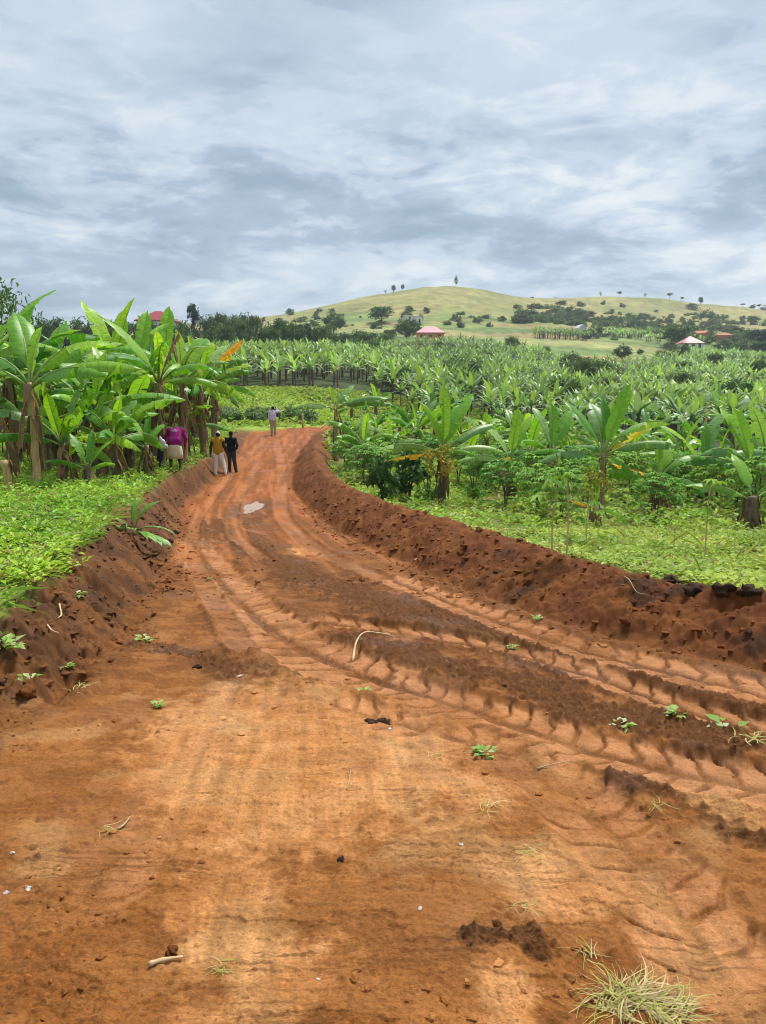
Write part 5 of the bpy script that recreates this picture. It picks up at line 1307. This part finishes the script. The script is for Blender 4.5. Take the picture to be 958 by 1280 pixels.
tree('dense dark tree standing left of the pink roofed orange house', 508, 276, 399, 33, 'round')
tree('small tree beside the right end of the white walled house', 525, 398, 393, 7, 'round')
tree('low tree behind the white walled house', 508, 412, 388, 16, 'bushy')
tree('dark low tree left of the dense tree by the orange house', 487, 300, 412, 20, 'bushy')
tree('big dark domed tree behind the pink roofed white house', 846, 312, 405, 44, 'round')
tree('dark tree left of the pink roofed white house', 836, 300, 428, 24, 'round')
tree('rounded tree right of the pink roofed white house', 884, 296, 436, 26, 'bushy')
tree('dark tree left of the small gabled hut on the terraces', 714, 352, 414, 10, 'round')
tree('dark domed tree right of the small gabled hut', 742, 362, 410, 18, 'round')
tree('small dark tree on the bare brown terrace', 779, 262, 440, 10, 'round')
tree('second small dark tree at right end of the brown terrace', 797, 272, 436, 10, 'bushy')
tree('solitary bush in the middle of the valley plantation', 752, 168, 458, 34, 'bushy')
tree('dark bush rising from the plantation below the orange house', 525, 150, 456, 16, 'round')
tree('dark tree in the plantation near the right edge', 893, 110, 478, 36, 'bushy')
g = 'trees in the dark grove at the right edge'
TG = [(900, 315, 425, 24, 'bushy'), (914, 330, 422, 26, 'round'), (928, 320, 424, 26, 'bushy'), (944, 335, 410, 22, 'tall'), (955, 325, 412, 26, 'tall'), (936, 350, 412, 20, 'round'), (920, 305, 430, 26, 'round'), (946, 306, 428, 26, 'bushy'), (968, 310, 422, 28, 'round'), (870, 330, 426, 18, 'round'), (860, 345, 420, 16, 'bushy'), (905, 300, 434, 22, 'round'), (880, 350, 420, 18, 'bushy')]
rk = ranked(TG, [(9999, 'x')], lambda q: q[0])
for i, (u, y, v, w, k) in enumerate(TG):
    tree('dark tree in the dense right edge grove below the hill, %s from left' % (rk[i][0].replace('nearest', 'first') if u < 968 else 'last'), u, y, v, w, k, g)
PB = []
_rb = random.Random(91)
while len(PB) < 42:
    u, y = _rb.uniform(330, 960), _rb.uniform(85, 250)
    if y < (_TAB and (80 + max(0, 470 - u) * .1)) or (u < 420 and y > 165): continue
    PB.append((u, y))
for u, y in PB:
    x, y, z = at(u, y); s = _rb.uniform(.7, 1.5)
    t = thing('bush', 'dark rounded bush scattered among the plantation rows in the valley', 'bush', (x, y, z), _rb.uniform(0, 6), 'bushes scattered among the plantation rows'); t.scale = (s * .55, s * .55, s * _rb.uniform(.38, .5))
    link('trunk', TRUNK[2], t); link('crown', CROWN[_rb.choice(['round', 'bushy', 'bushy', 'airy'])][0], t)
# trees on the skyline of the hill
def skyline_y(u):
    ys = np.linspace(300, 1000, 350); x = (u - 479) / F_PX / 1.012 * ys; z = layout(x, ys)[0]
    return float(ys[np.argmax((z - EYE) / ys)])
for u, v, w, k, lab in [(482, 360, 5, 'airy', 'tiny tree on the left shoulder of the hilltop, lowest of three'), (492, 354, 7, 'round', 'small dark tree left of the hill summit'), (503, 353, 5, 'round', 'small dark tree nearest the left of summit'), (568, 342, 5, 'tall', 'lone slender pointed tree on the hill summit'),
    (745, 362, 5, 'airy', 'small tree on the second hilltop, leftmost one'), (768, 362, 7, 'flat', 'flat topped tree left on the second hilltop'), (800, 364, 6, 'airy', 'thin tree in the middle of the second hilltop'), (830, 364, 9, 'flat', 'umbrella shaped tree on the second hilltop'), (868, 369, 8, 'round', 'round dark tree on the right slope skyline'), (845, 369, 6, 'flat', 'small flat tree left of the round skyline tree'),
    (920, 377, 8, 'flat', 'flat tree on the skyline near right edge'), (940, 378, 7, 'flat', 'last flat tree on the skyline at the right'), (662, 374, 5, 'round', 'small bush in the saddle between the hilltops'), (690, 369, 6, 'airy', 'small tree right of the saddle'), (955, 383, 12, 'bushy', 'dark bush on the skyline at the right edge')]:
    tree(lab, u, skyline_y(u) - 4, v + 2.5, w * .8, k)
# shrubs dotted over the hill
BUSH = [crown_mesh('hill_shrub', 1.6, 1.0, .8, 16, 24, .50, ((.07, .115, .045), (.13, .185, .08)) if i % 2 else MIDG, 260 + i, M_TREE, .0) for i in range(4)]
def hill_shrubs():
    rng = np.random.default_rng(12); n = 0
    while n < 300:
        r = rng.random()
        if r < .80: u = rng.uniform(640, 965); v = rng.normal(np.interp(u, [640, 800, 958], [397, 402, 412]), 10)
        elif r < .9: u = rng.uniform(330, 660); v = rng.uniform(385, 412)
        else: u = rng.uniform(300, 430); v = rng.uniform(390, 408)
        x, y, z = hit(u, v)
        if y < 310 or y > 760 or (u < 640 and v < 390) : continue
        if perlin(x * .018, y * .018, 31) < -.12 and r < .8: continue
        s = rng.uniform(.6, 1.9) * (1.35 if r < .80 else .8)
        if 500 < u < 545 and v > 395: continue
        tag(link('hill_shrub', BUSH[n % 4], None, (x, y, z), (0, 0, rng.uniform(0, 6)), (s * rng.uniform(1, 1.7), s, s * rng.uniform(.6, 1.1))), 'small dark shrub dotted on the grassy hill slope', 'shrub', 'shrubs dotted on the hill slope'); n += 1
hill_shrubs()

# ------------------------------------------------------------------ houses
M_PINK = plain_material('pink_iron_roof', (.60, .20, .24), .5, .4, 6, .15, (8, 1, 1)); M_REDROOF = plain_material('red_iron_roof', (.30, .035, .045), .5, .4, 5, .2)
M_PALEPINK = plain_material('pale_pink_roof', (.56, .17, .18), .5, .4, 6, .12); M_TILE = plain_material('rust_roof', (.40, .14, .06), .7, .2, 4, .3)
M_ORANGE = plain_material('orange_wall', (.66, .30, .10), .8, .2, 3, .15); M_WHITEW = plain_material('white_wall', (.72, .71, .68), .8, .2, 3, .1); M_GREYW = plain_material('grey_wall', (.52, .50, .50), .8, .2, 3, .2); M_BRICK = plain_material('brick_wall', (.38, .16, .08), .85, .15, 5, .25)
M_GREYROOF = plain_material('grey_iron_roof', (.50, .50, .52), .5, .4, 4, .15); M_HOLE = plain_material('dark_opening', (.02, .02, .022), .3, .5, 2, .1); M_FRAME = plain_material('window_frame', (.5, .45, .4), .6, .3, 4, .1)
def house(label, u, y, w, d, h, rh, wall, roof, style='hip', rz=0.0, wins=2, sink=0.0, lift=0.0):
    x, y, z = at(u, y); t = thing('house', label, 'house', (x, y, z + lift), rz)
    mb = MB(); mb.box((-w / 2, -d / 2, -1.0), (w / 2, d / 2, h)); link('wall', mb.mesh('wall', [wall]), t)
    o = .45; a, b = w / 2 + o, d / 2 + o; mb = MB()
    if style == 'hip':
        r = max(.3, (w - d) / 2); mb.add([(-a, -b, h - .05), (a, -b, h - .05), (a, b, h - .05), (-a, b, h - .05), (-r, 0, h + rh), (r, 0, h + rh), (-a, -b, h - .2), (a, -b, h - .2), (a, b, h - .2), (-a, b, h - .2)],
               [(0, 1, 5, 4), (1, 2, 5), (2, 3, 4, 5), (3, 0, 4), (6, 7, 1, 0), (7, 8, 2, 1), (8, 9, 3, 2), (9, 6, 0, 3), (9, 8, 7, 6)])
    elif style == 'gable':
        mb.add([(-a, -b, h - .05), (a, -b, h - .05), (a, b, h - .05), (-a, b, h - .05), (0, -b, h + rh), (0, b, h + rh)], [(0, 4, 5, 3), (1, 2, 5, 4), (0, 1, 4), (2, 3, 5), (0, 3, 2, 1)])
    else:
        mb.add([(-a, -b, h + .02), (a, -b, h + .02), (a, b, h + rh), (-a, b, h + rh), (-a, -b, h + .14), (a, -b, h + .14), (a, b, h + rh + .12), (-a, b, h + rh + .12)], [(0, 3, 2, 1), (4, 5, 6, 7), (0, 1, 5, 4), (1, 2, 6, 5), (2, 3, 7, 6), (3, 0, 4, 7)])
    link('roof', mb.mesh('roof', [roof]), t)
    n = wins + 1
    for i in range(n):
        cx = -w / 2 + w * (i + .5) / n
        if i == n - 1:
            mb = MB(); mb.box((cx - .5, -d / 2 - .05, 0), (cx + .5, -d / 2 + .02, min(2.1, h - .3))); link('door', mb.mesh('door', [M_HOLE]), t)
        else:
            mb = MB(); mb.box((cx - .6, -d / 2 - .06, 1.0), (cx + .6, -d / 2 + .02, 2.0)); wo = link('window', mb.mesh('window', [M_FRAME]), t)
            mb = MB(); mb.box((cx - .5, -d / 2 - .09, 1.1), (cx - .04, -d / 2 - .05, 1.9)); mb.box((cx + .04, -d / 2 - .09, 1.1), (cx + .5, -d / 2 - .05, 1.9)); link('pane', mb.mesh('pane', [M_HOLE]), wo)
    return t
house('orange walled house with pink hipped roof at the edge of plantation', 537, 266, 9.3, 6.0, 2.8, 2.3, M_ORANGE, M_PINK, lift=1.0)
house('white walled house with plain flat sloping roof uphill', 515, 392, 9.0, 6.0, 3.6, .8, M_WHITEW, M_GREYROOF, 'shed', .25)
house('white house with pale pink pyramid roof among trees at right', 858, 286, 7.4, 6.8, 2.4, 2.6, M_WHITEW, M_PALEPINK, lift=1.4)
house('brick house with rusty sloping roof above the pale pink roof', 872, 372, 7.5, 5, 2.8, 1.5, M_BRICK, M_TILE, 'gable', .9, lift=.3)
house('rust coloured house half hidden in the right grove', 899, 372, 7.0, 5, 3.0, 1.4, M_BRICK, M_TILE, 'hip', -.2, lift=.0)
house('small white gabled hut behind the upper banana patch', 722, 362, 4.0, 4, 3.0, 1.8, M_WHITEW, M_GREYROOF, 'gable', .3, 1)
house('house with dark red hipped roof above the left banana grove', 203, 170, 7.8, 6.4, 3.0, 2.2, M_WHITEW, M_REDROOF, lift=top_of(389, 170) - at(203, 170)[2] - 5.2)
for u, w, k, lab in ((190, 24, 'bushy', 'left'), (212, 24, 'round', 'middle'), (228, 22, 'bushy', 'right')):
    tree('bushy tree in front of the dark red roofed house, %s one of three' % lab, u, 150, 402 + (u % 5), w, k, 'trees in front of the red roofed house')
house('tiny brownish house on the skyline left of the hill', 322, 420, 7.0, 5, 3, 1.4, M_ORANGE, M_TILE, 'gable')

# wooden post at the end of the track
def post(u, y, h, label, r=.05):
    x, y, z = at(u, y); mb = MB(); mb.tube([(0, 0, -.3), (.01, 0, h * .5), (-.01, .01, h - .03), (-.01, .01, h)], [r, r * .95, r * .9, r * .6], 8)
    tag(link('wooden_post', mb.mesh('wooden_post', [M_ROOT], True), None, (x, y, z)), label, 'post')
post(378, 49.5, .95, 'pale wooden post at the end of the track', .07)
post(452, 55, 1.0, 'thin wooden post in the meadow near the bend', .05)

# ------------------------------------------------------------------ people
def solid(parts, voxel, name, mat, decimate=1, smooth=0):
    """fuse tapered capsules and ellipsoids into one continuous surface (distance field, surface nets)"""
    lo = np.full(3, 1e9); hi = np.full(3, -1e9)
    for p in parts:
        for c, r in (((p[1], max(p[2])),) if p[0] == 'e' else ((p[1], p[3]), (p[2], p[4]))):
            lo = np.minimum(lo, np.array(c) - r); hi = np.maximum(hi, np.array(c) + r)
    lo -= voxel * 3; hi += voxel * 3; n = np.ceil((hi - lo) / voxel).astype(int) + 1
    ax = [lo[i] + voxel * np.arange(n[i]) for i in range(3)]; D = np.full(n, 1e3); k = voxel * 1.3
    for p in parts:
        a = np.array(p[1], float); b = a if p[0] == 'e' else np.array(p[2], float); r = max(p[2]) if p[0] == 'e' else max(p[3], p[4])
        s = [slice(max(0, int((min(a[i], b[i]) - r - 4 * voxel - lo[i]) / voxel)), int((max(a[i], b[i]) + r + 4 * voxel - lo[i]) / voxel) + 2) for i in range(3)]
        X, Y, Z = np.meshgrid(ax[0][s[0]], ax[1][s[1]], ax[2][s[2]], indexing='ij'); Q = np.stack([X, Y, Z], -1) - a
        if p[0] == 'e':
            if len(p) > 3: Q = Q @ np.array(p[3])
            rr = np.array(p[2]); q = np.linalg.norm(Q / rr, axis=-1); q2 = np.maximum(np.linalg.norm(Q / rr ** 2, axis=-1), 1e-6); d = q * (q - 1) / q2
        else:
            ab = b - a; t = np.clip((Q @ ab) / max(ab @ ab, 1e-9), 0, 1); d = np.linalg.norm(Q - t[..., None] * ab, axis=-1) - (p[3] + (p[4] - p[3]) * t)
        o = D[s[0], s[1], s[2]]; h = np.clip(.5 + .5 * (d - o) / k, 0, 1); D[s[0], s[1], s[2]] = np.where(np.abs(d - o) > k, np.minimum(o, d), d * (1 - h) + o * h - k * h * (1 - h))
    S = D < 0; c = [S[i:n[0] - 1 + i, j:n[1] - 1 + j, l:n[2] - 1 + l] for i in (0, 1) for j in (0, 1) for l in (0, 1)]
    cnt = sum(q.astype(np.int8) for q in c); act = (cnt > 0) & (cnt < 8); idx = np.full(act.shape, -1); cells = np.argwhere(act); idx[act] = np.arange(len(cells))
    acc = np.zeros((len(cells), 3)); w = np.zeros(len(cells))
    cor = [np.array((i, j, l)) for i in (0, 1) for j in (0, 1) for l in (0, 1)]
    for e0 in range(8):
        for e1 in range(e0 + 1, 8):
            if np.abs(cor[e0] - cor[e1]).sum() != 1: continue
            A = cells + cor[e0]; B = cells + cor[e1]; da = D[tuple(A.T)]; db = D[tuple(B.T)]; m = (da < 0) != (db < 0)
            t = np.where(m, da / np.where(m, da - db, 1), 0); acc += m[:, None] * (A + t[:, None] * (B - A)); w += m
    V = lo + voxel * acc / w[:, None]; F = []
    for axis in range(3):
        u, v = [(1, 2), (2, 0), (0, 1)][axis]; sl0 = [slice(1, -1)] * 3; sl0[axis] = slice(0, -1); sl1 = list(sl0); sl1[axis] = slice(1, None)
        a = S[tuple(sl0)]; b = S[tuple(sl1)]
        for cond, flip in ((a & ~b, False), (~a & b, True)):
            P = np.argwhere(cond)
            for i in range(3):
                if i != axis: P[:, i] += 1
            q = []
            for du, dv in ((1, 1), (0, 1), (0, 0), (1, 0)):
                R2 = P.copy(); R2[:, u] -= du; R2[:, v] -= dv; q.append(idx[tuple(R2.T)])
            q = np.stack(q, 1); F.append(q[:, ::-1] if flip else q)
    return np_mesh(name, V, np.concatenate(F), [mat], smooth=True)
def cloth(name, c, amt=.12): return plain_material(name, c, .85, .15, 14, amt, bump=.01)
M_SKIN = plain_material('dark_skin', (.075, .036, .022), .5, .4, 10, .1); M_HAIR = plain_material('black_hair', (.012, .010, .010), .8, .2, 30, .3)
def hand(parts, wrist, d, side, curl=.5):
    """palm, four unequal bent fingers and a thumb off the side of the palm"""
    d = Vector(d).normalized(); s = Vector((0, 1, 0)); s = (s - d * s.dot(d)).normalized(); n = d.cross(s) * side; w = Vector(wrist)
    parts.append(('c', w, w + d * .075, .026, .032)); parts.append(('c', w + d * .05 + s * .022, w + d * .085 + s * .030, .020, .018)); parts.append(('c', w + d * .05 - s * .022, w + d * .085 - s * .030, .020, .018))
    for k, l in ((-.030, .065), (-.010, .078), (.010, .084), (.030, .076)):
        a = w + d * .09 + s * k; b = a + d * l * .55 - n * .012 * curl; c = b + d * l * .45 - n * .04 * curl; parts.append(('c', a, b, .0115, .0105)); parts.append(('c', b, c, .0105, .009))
    a = w + d * .03 + s * .03; b = a + d * .035 + s * .028 - n * .01; parts.append(('c', a, b, .0135, .012)); parts.append(('c', b, b + d * .032 - n * .012, .012, .0095))
def head_parts(c, fwd, up):
    c = Vector(c); f = Vector(fwd).normalized(); u = Vector(up).normalized(); s = f.cross(u).normalized()
    Rm = Matrix((s, f, u)).transposed()
    P = [('e', c, (.076, .096, .108), Rm), ('e', c - u * .055 + f * .025, (.058, .068, .062), Rm), ('e', c + f * .100 - u * .012, (.014, .018, .024), Rm), ('e', c + f * .088 - u * .055, (.026, .014, .010), Rm), ('e', c + f * .082 + u * .022, (.055, .018, .012), Rm)]
    for q in (-1, 1): P.append(('e', c + s * q * .080 - u * .012 - f * .005, (.012, .022, .034), Rm)); P.append(('e', c + f * .086 + s * q * .032 + u * .004, (.014, .008, .008), Rm))
    return P
def person(label, loc, rz, J, top, trou, shoe, cap=None, sleeve=None, hair=True, scale=1.0, skirt=None, emblem=False):
    """J: joints in metres, the figure facing +Y"""
    t = thing('person', label, 'person', loc, rz, None, scale); V_ = Vector
    j = {k: V_(v) for k, v in J.items()}
    hd = j['head']; fw = j.get('face', V_((0, 1, 0))); up = (hd - j['neck']).normalized()
    B = head_parts(hd, fw, up) + [('c', j['neck'], hd - up * .06, .056, .052)]
    tors = [('c', j['neck'] - up * .02, j['chest'], .075, .120), ('c', j['chest'], j['pelvis'], .120, .125)]
    sv = (j['shR'] - j['shL']).normalized()
    for q in (-1, 1): tors += [('c', j['chest'] + sv * q * .075, j['pelvis'] + sv * q * .065, .095, .098), ('c', j['chest'] + sv * q * .05 + up * .04, j['shL' if q < 0 else 'shR'], .075, .062)]
    B += tors; jacket = [(p[0], p[1], p[2], p[3] + (.018 if sleeve is None else .032), p[4] + (.022 if sleeve is None else .038)) for p in tors]; slv = []; pants = [('c', j['pelvis'] - sv * .06 - V_((0, 0, .03)), j['pelvis'] + sv * .06 - V_((0, 0, .03)), .118, .118)]
    jacket += [('c', j['pelvis'] - sv * .075 + V_((0, 0, .03)), j['pelvis'] + sv * .075 + V_((0, 0, .03)), .140, .140)]; shoes = []
    for q, L_ in ((-1, 'L'), (1, 'R')):
        sh, el, wr = j['sh' + L_], j['el' + L_], j['wr' + L_]; B += [('c', sh, el, .050, .040), ('c', el, wr, .039, .028)]
        hand(B, wr, j.get('hd' + L_, wr - el), q); slv += [('c', sh, el, .068, .056), ('c', el, el.lerp(wr, .9), .056, .042)]
        hp, kn, an = j['hp' + L_], j['kn' + L_], j['an' + L_]; B += [('c', hp, kn, .088, .055), ('c', kn, kn.lerp(an, .35), .055, .056), ('c', kn.lerp(an, .35), an, .056, .036), ('c', an, an + V_((0, .13, -.045)), .036, .030), ('c', an + V_((0, -.03, -.04)), an, .034, .036)]
        pants += [('c', hp, kn, .110, .082), ('c', kn, an + V_((0, 0, .03)), .082, .070)]
        shoes += [('c', an + V_((0, -.04, -.045)), an + V_((0, .05, -.040)), .042, .044), ('c', an + V_((0, .05, -.045)), an + V_((0, .15, -.055)), .044, .036)]
    body = link('body', solid(B, .011, 'body', M_SKIN, .35), t)
    if sleeve is None: link('shirt', solid(jacket + slv, .016, 'shirt', top, .5), t)
    else: link('jacket', solid(jacket, .016, 'jacket', top, .5), t); link('sleeves', solid([(p[0], p[1], p[2], p[3] + .006, p[4] + .004) for p in slv], .014, 'sleeves', sleeve, .5), t)
    if skirt is None: link('trousers', solid(pants, .015, 'trousers', trou, .5), t)
    else:
        mb = MB(); n = 22; rings = skirt; vs = []
        for (c, rx, ry) in rings:
            for k in range(n):
                a = 6.2832 * k / n; f = 1 + .05 * math.sin(5 * a + c[2] * 9); vs.append((c[0] + rx * f * math.cos(a), c[1] + ry * f * math.sin(a), c[2]))
        mb.add(vs, [(i * n + k, i * n + (k + 1) % n, (i + 1) * n + (k + 1) % n, (i + 1) * n + k) for i in range(len(rings) - 1) for k in range(n)] + [tuple((len(rings) - 1) * n + k for k in range(n))])
        so = link('skirt', mb.mesh('skirt', [trou], True), t); sm = so.modifiers.new('t', 'SOLIDIFY'); sm.thickness = .012
    if shoe: link('shoes', solid(shoes, .012, 'shoes', shoe, .5), t)
    f = V_(fw).normalized(); s = f.cross(up).normalized(); Rm = Matrix((s, f, up)).transposed()
    if hair: link('hair', solid([('e', hd + up * .022 - f * .014, (.083, .098, .100), Rm)], .012, 'hair', M_HAIR, .6), t)
    if cap: link('cap', solid([('e', hd + up * .050 - f * .004, (.088, .104, .082), Rm), ('c', hd + up * .040 + f * .085 - s * .03, hd + up * .034 + f * .15, .014, .012), ('c', hd + up * .040 + f * .085 + s * .03, hd + up * .034 + f * .15, .014, .012), ('c', hd + up * .04 + f * .07, hd + up * .034 + f * .16, .016, .012)], .010, 'cap', cap, .6), t)
    if emblem:
        sh = [o for o in t.children if o.name.startswith('shirt')][0].data
        bvh = BVHTree.FromPolygons([v.co[:] for v in sh.vertices], [tuple(p.vertices) for p in sh.polygons])
        cc = j['chest'] + up * .0; ax = (j['neck'] - j['pelvis']).normalized(); out = sv.cross(ax).normalized(); out = out if out.z > 0 else -out
        mb = MB(); n = 40; pv = []; cen = None
        for k in range(n + 1):
            r = .085 * (.55 + .45 * abs(math.cos(2.5 * 6.2832 * k / n))) if k < n else 0; a = 6.2832 * k / n + 1.57
            o_ = cc + sv * r * math.cos(a) * 1.25 + ax * r * math.sin(a) + out * .5; h_ = bvh.ray_cast(o_, -out)
            pv.append((h_[0] + h_[1] * .006) if h_[0] is not None else cc + out * .16)
        mb.add(pv, [(k, (k + 1) % n, n) for k in range(n)]); link('emblem', mb.mesh('emblem', [cloth('emblem_print', (.42, .22, .32))]), t)
    return t
def stand(**kw):
    J = dict(head=(0, .02, 1.60), neck=(0, 0, 1.45), chest=(0, 0, 1.24), pelvis=(0, 0, .95), shL=(-.185, 0, 1.39), shR=(.185, 0, 1.39), elL=(-.26, -.03, 1.10), elR=(.26, -.03, 1.10), wrL=(-.27, .06, .86), wrR=(.27, .06, .86),
             hpL=(-.09, 0, .90), hpR=(.09, 0, .90), knL=(-.11, .02, .49), knR=(.11, .02, .49), anL=(-.13, 0, .085), anR=(.13, 0, .085)); J.update(kw); return J
def ground_at(u, v): 
    x, y, z = hit(u, v); return (x, y, z)
C_MUST = cloth('mustard_jacket', (.50, .27, .028)); C_BROWN = cloth('dark_brown_sleeve', (.045, .028, .020)); C_WHITE = cloth('white_cotton', (.80, .79, .78), .08); C_BLACK_ = cloth('black_jacket', (.010, .011, .015)); C_GREY = cloth('dark_grey_jeans', (.035, .042, .050))
C_LAV = cloth('lavender_shirt', (.62, .54, .74), .08); C_KHAKI = cloth('khaki_trousers', (.42, .33, .22)); C_MAG = cloth('magenta_top', (.27, .012, .16)); C_CREAM = cloth('cream_skirt', (.66, .54, .36)); C_SHOE = cloth('cream_shoes', (.6, .55, .48)); C_SHOED = cloth('dark_shoes', (.03, .028, .028)); C_SHOEG = cloth('grey_shoes', (.30, .28, .26))
person('person in mustard jacket with dark sleeves, white cap and white trousers on the track', ground_at(274, 594), 0.0,
       stand(head=(.01, .02, 1.60), hpL=(-.09, 0, .90), knL=(-.13, .02, .49), anL=(-.15, .0, .085), knR=(.19, -.02, .50), anR=(.27, -.08, .085), elL=(-.28, -.04, 1.12), wrL=(-.31, .02, .86), elR=(.27, -.05, 1.12), wrR=(.30, .08, .90)), C_MUST, C_WHITE, C_SHOE, C_WHITE, C_BROWN, scale=1.0)
person('person in black jacket and dark trousers standing beside the mustard jacket', ground_at(290, 590), -.15,
       stand(elR=(.33, -.14, 1.14), wrR=(.22, .08, 1.0), hdR=(-.4, .6, -.5), elL=(-.30, -.10, 1.14), wrL=(-.2, .10, 1.0), hdL=(.4, .6, -.5), knL=(-.09, .03, .49), anL=(-.10, .02, .085), knR=(.13, 0, .49), anR=(.19, -.02, .085)), C_BLACK_, C_GREY, C_SHOED, C_BLACK_, scale=.97)
person('person in lavender shirt and khaki trousers alone at the far end of track', ground_at(342, 544), .2,
       stand(head=(.01, .03, 1.60), elR=(.36, .06, 1.42), wrR=(.20, .14, 1.62), hdR=(-.5, .1, .6), elL=(-.24, .02, 1.1), wrL=(-.2, .12, .9), knL=(-.09, .01, .49), knR=(.10, .01, .49), anL=(-.09, 0, .085), anR=(.11, 0, .085)), C_LAV, C_KHAKI, C_SHOEG, scale=1.0)
bx, by, bz = hit(220, 590)
person('person in magenta top and cream skirt bending over among the left bananas', (bx, by, bz), .15,
       dict(head=(.02, .58, 1.16), neck=(0, .44, 1.24), chest=(0, .24, 1.12), pelvis=(0, .0, .86), shL=(-.19, .40, 1.22), shR=(.19, .40, 1.22), elL=(-.34, .44, .98), elR=(.29, .42, .96), wrL=(-.40, .52, .74), wrR=(.24, .54, .72), hdL=(0, .3, -1), hdR=(0, .3, -1),
            hpL=(-.10, 0, .82), hpR=(.10, 0, .82), knL=(-.13, .03, .46), knR=(.13, .03, .46), anL=(-.14, 0, .085), anR=(.14, 0, .085), face=(0, .6, -.8)), C_MAG, C_CREAM, None,
       skirt=[((0, .01, .38), .25, .19), ((0, .01, .52), .24, .185), ((0, .01, .68), .215, .175), ((0, .01, .80), .175, .15), ((0, .02, .84), .10, .08)], emblem=True, scale=1.06)
cx, cy, cz = at(467.5, 52.0)
person('small person in white shirt where the track turns right beyond the bushes', (cx, cy, cz), .6, stand(), cloth('pale_shirt', (.68, .66, .66)), cloth('mauve_trousers', (.32, .24, .28)), C_SHOED, scale=.55)
# the white and dark cloth bundle hanging beside the bending person
x, y, z = hit(205, 592)
tb = thing('cloth_bundle', 'white and navy cloth bundle hanging from the short banana plant', 'cloth', (x, y, z))
link('white_cloth', solid([('e', (0, 0, .98), (.10, .08, .12)), ('e', (.06, .02, .86), (.12, .07, .08)), ('e', (-.05, -.02, 1.08), (.05, .05, .10))], .018, 'white_cloth', cloth('white_rag', (.6, .6, .6), .2), .5, 2), tb)
link('navy_cloth', solid([('c', (-.06, .02, .85), (-.08, .0, .50), .07, .10), ('c', (-.10, .02, .80), (-.16, .03, .45), .05, .06), ('c', (-.1, .02, .5), (-.12, 0, -.05), .025, .025)], .018, 'navy_cloth', cloth('navy_rag', (.018, .022, .04), .2), .5, 2), tb)


# ------------------------------------------------------------------ the moist air over the valley
def haze():
    mb = MB(); mb.box((-4000, -60, -6), (4000, 1250, 175))
    m = bpy.data.materials.new('haze'); m.use_nodes = True; nt = m.node_tree; nt.nodes.clear()
    o = nt.nodes.new('ShaderNodeOutputMaterial'); v = nt.nodes.new('ShaderNodeVolumePrincipled')
    v.inputs['Color'].default_value = (.80, .88, .97, 1); v.inputs['Density'].default_value = HAZE; v.inputs['Anisotropy'].default_value = .2
    nt.links.new(v.outputs[0], o.inputs['Volume'])
    tag(link('haze', mb.mesh('haze', [m])), 'thin pale haze over the valley', kind='stuff')
HAZE = .00024
haze()
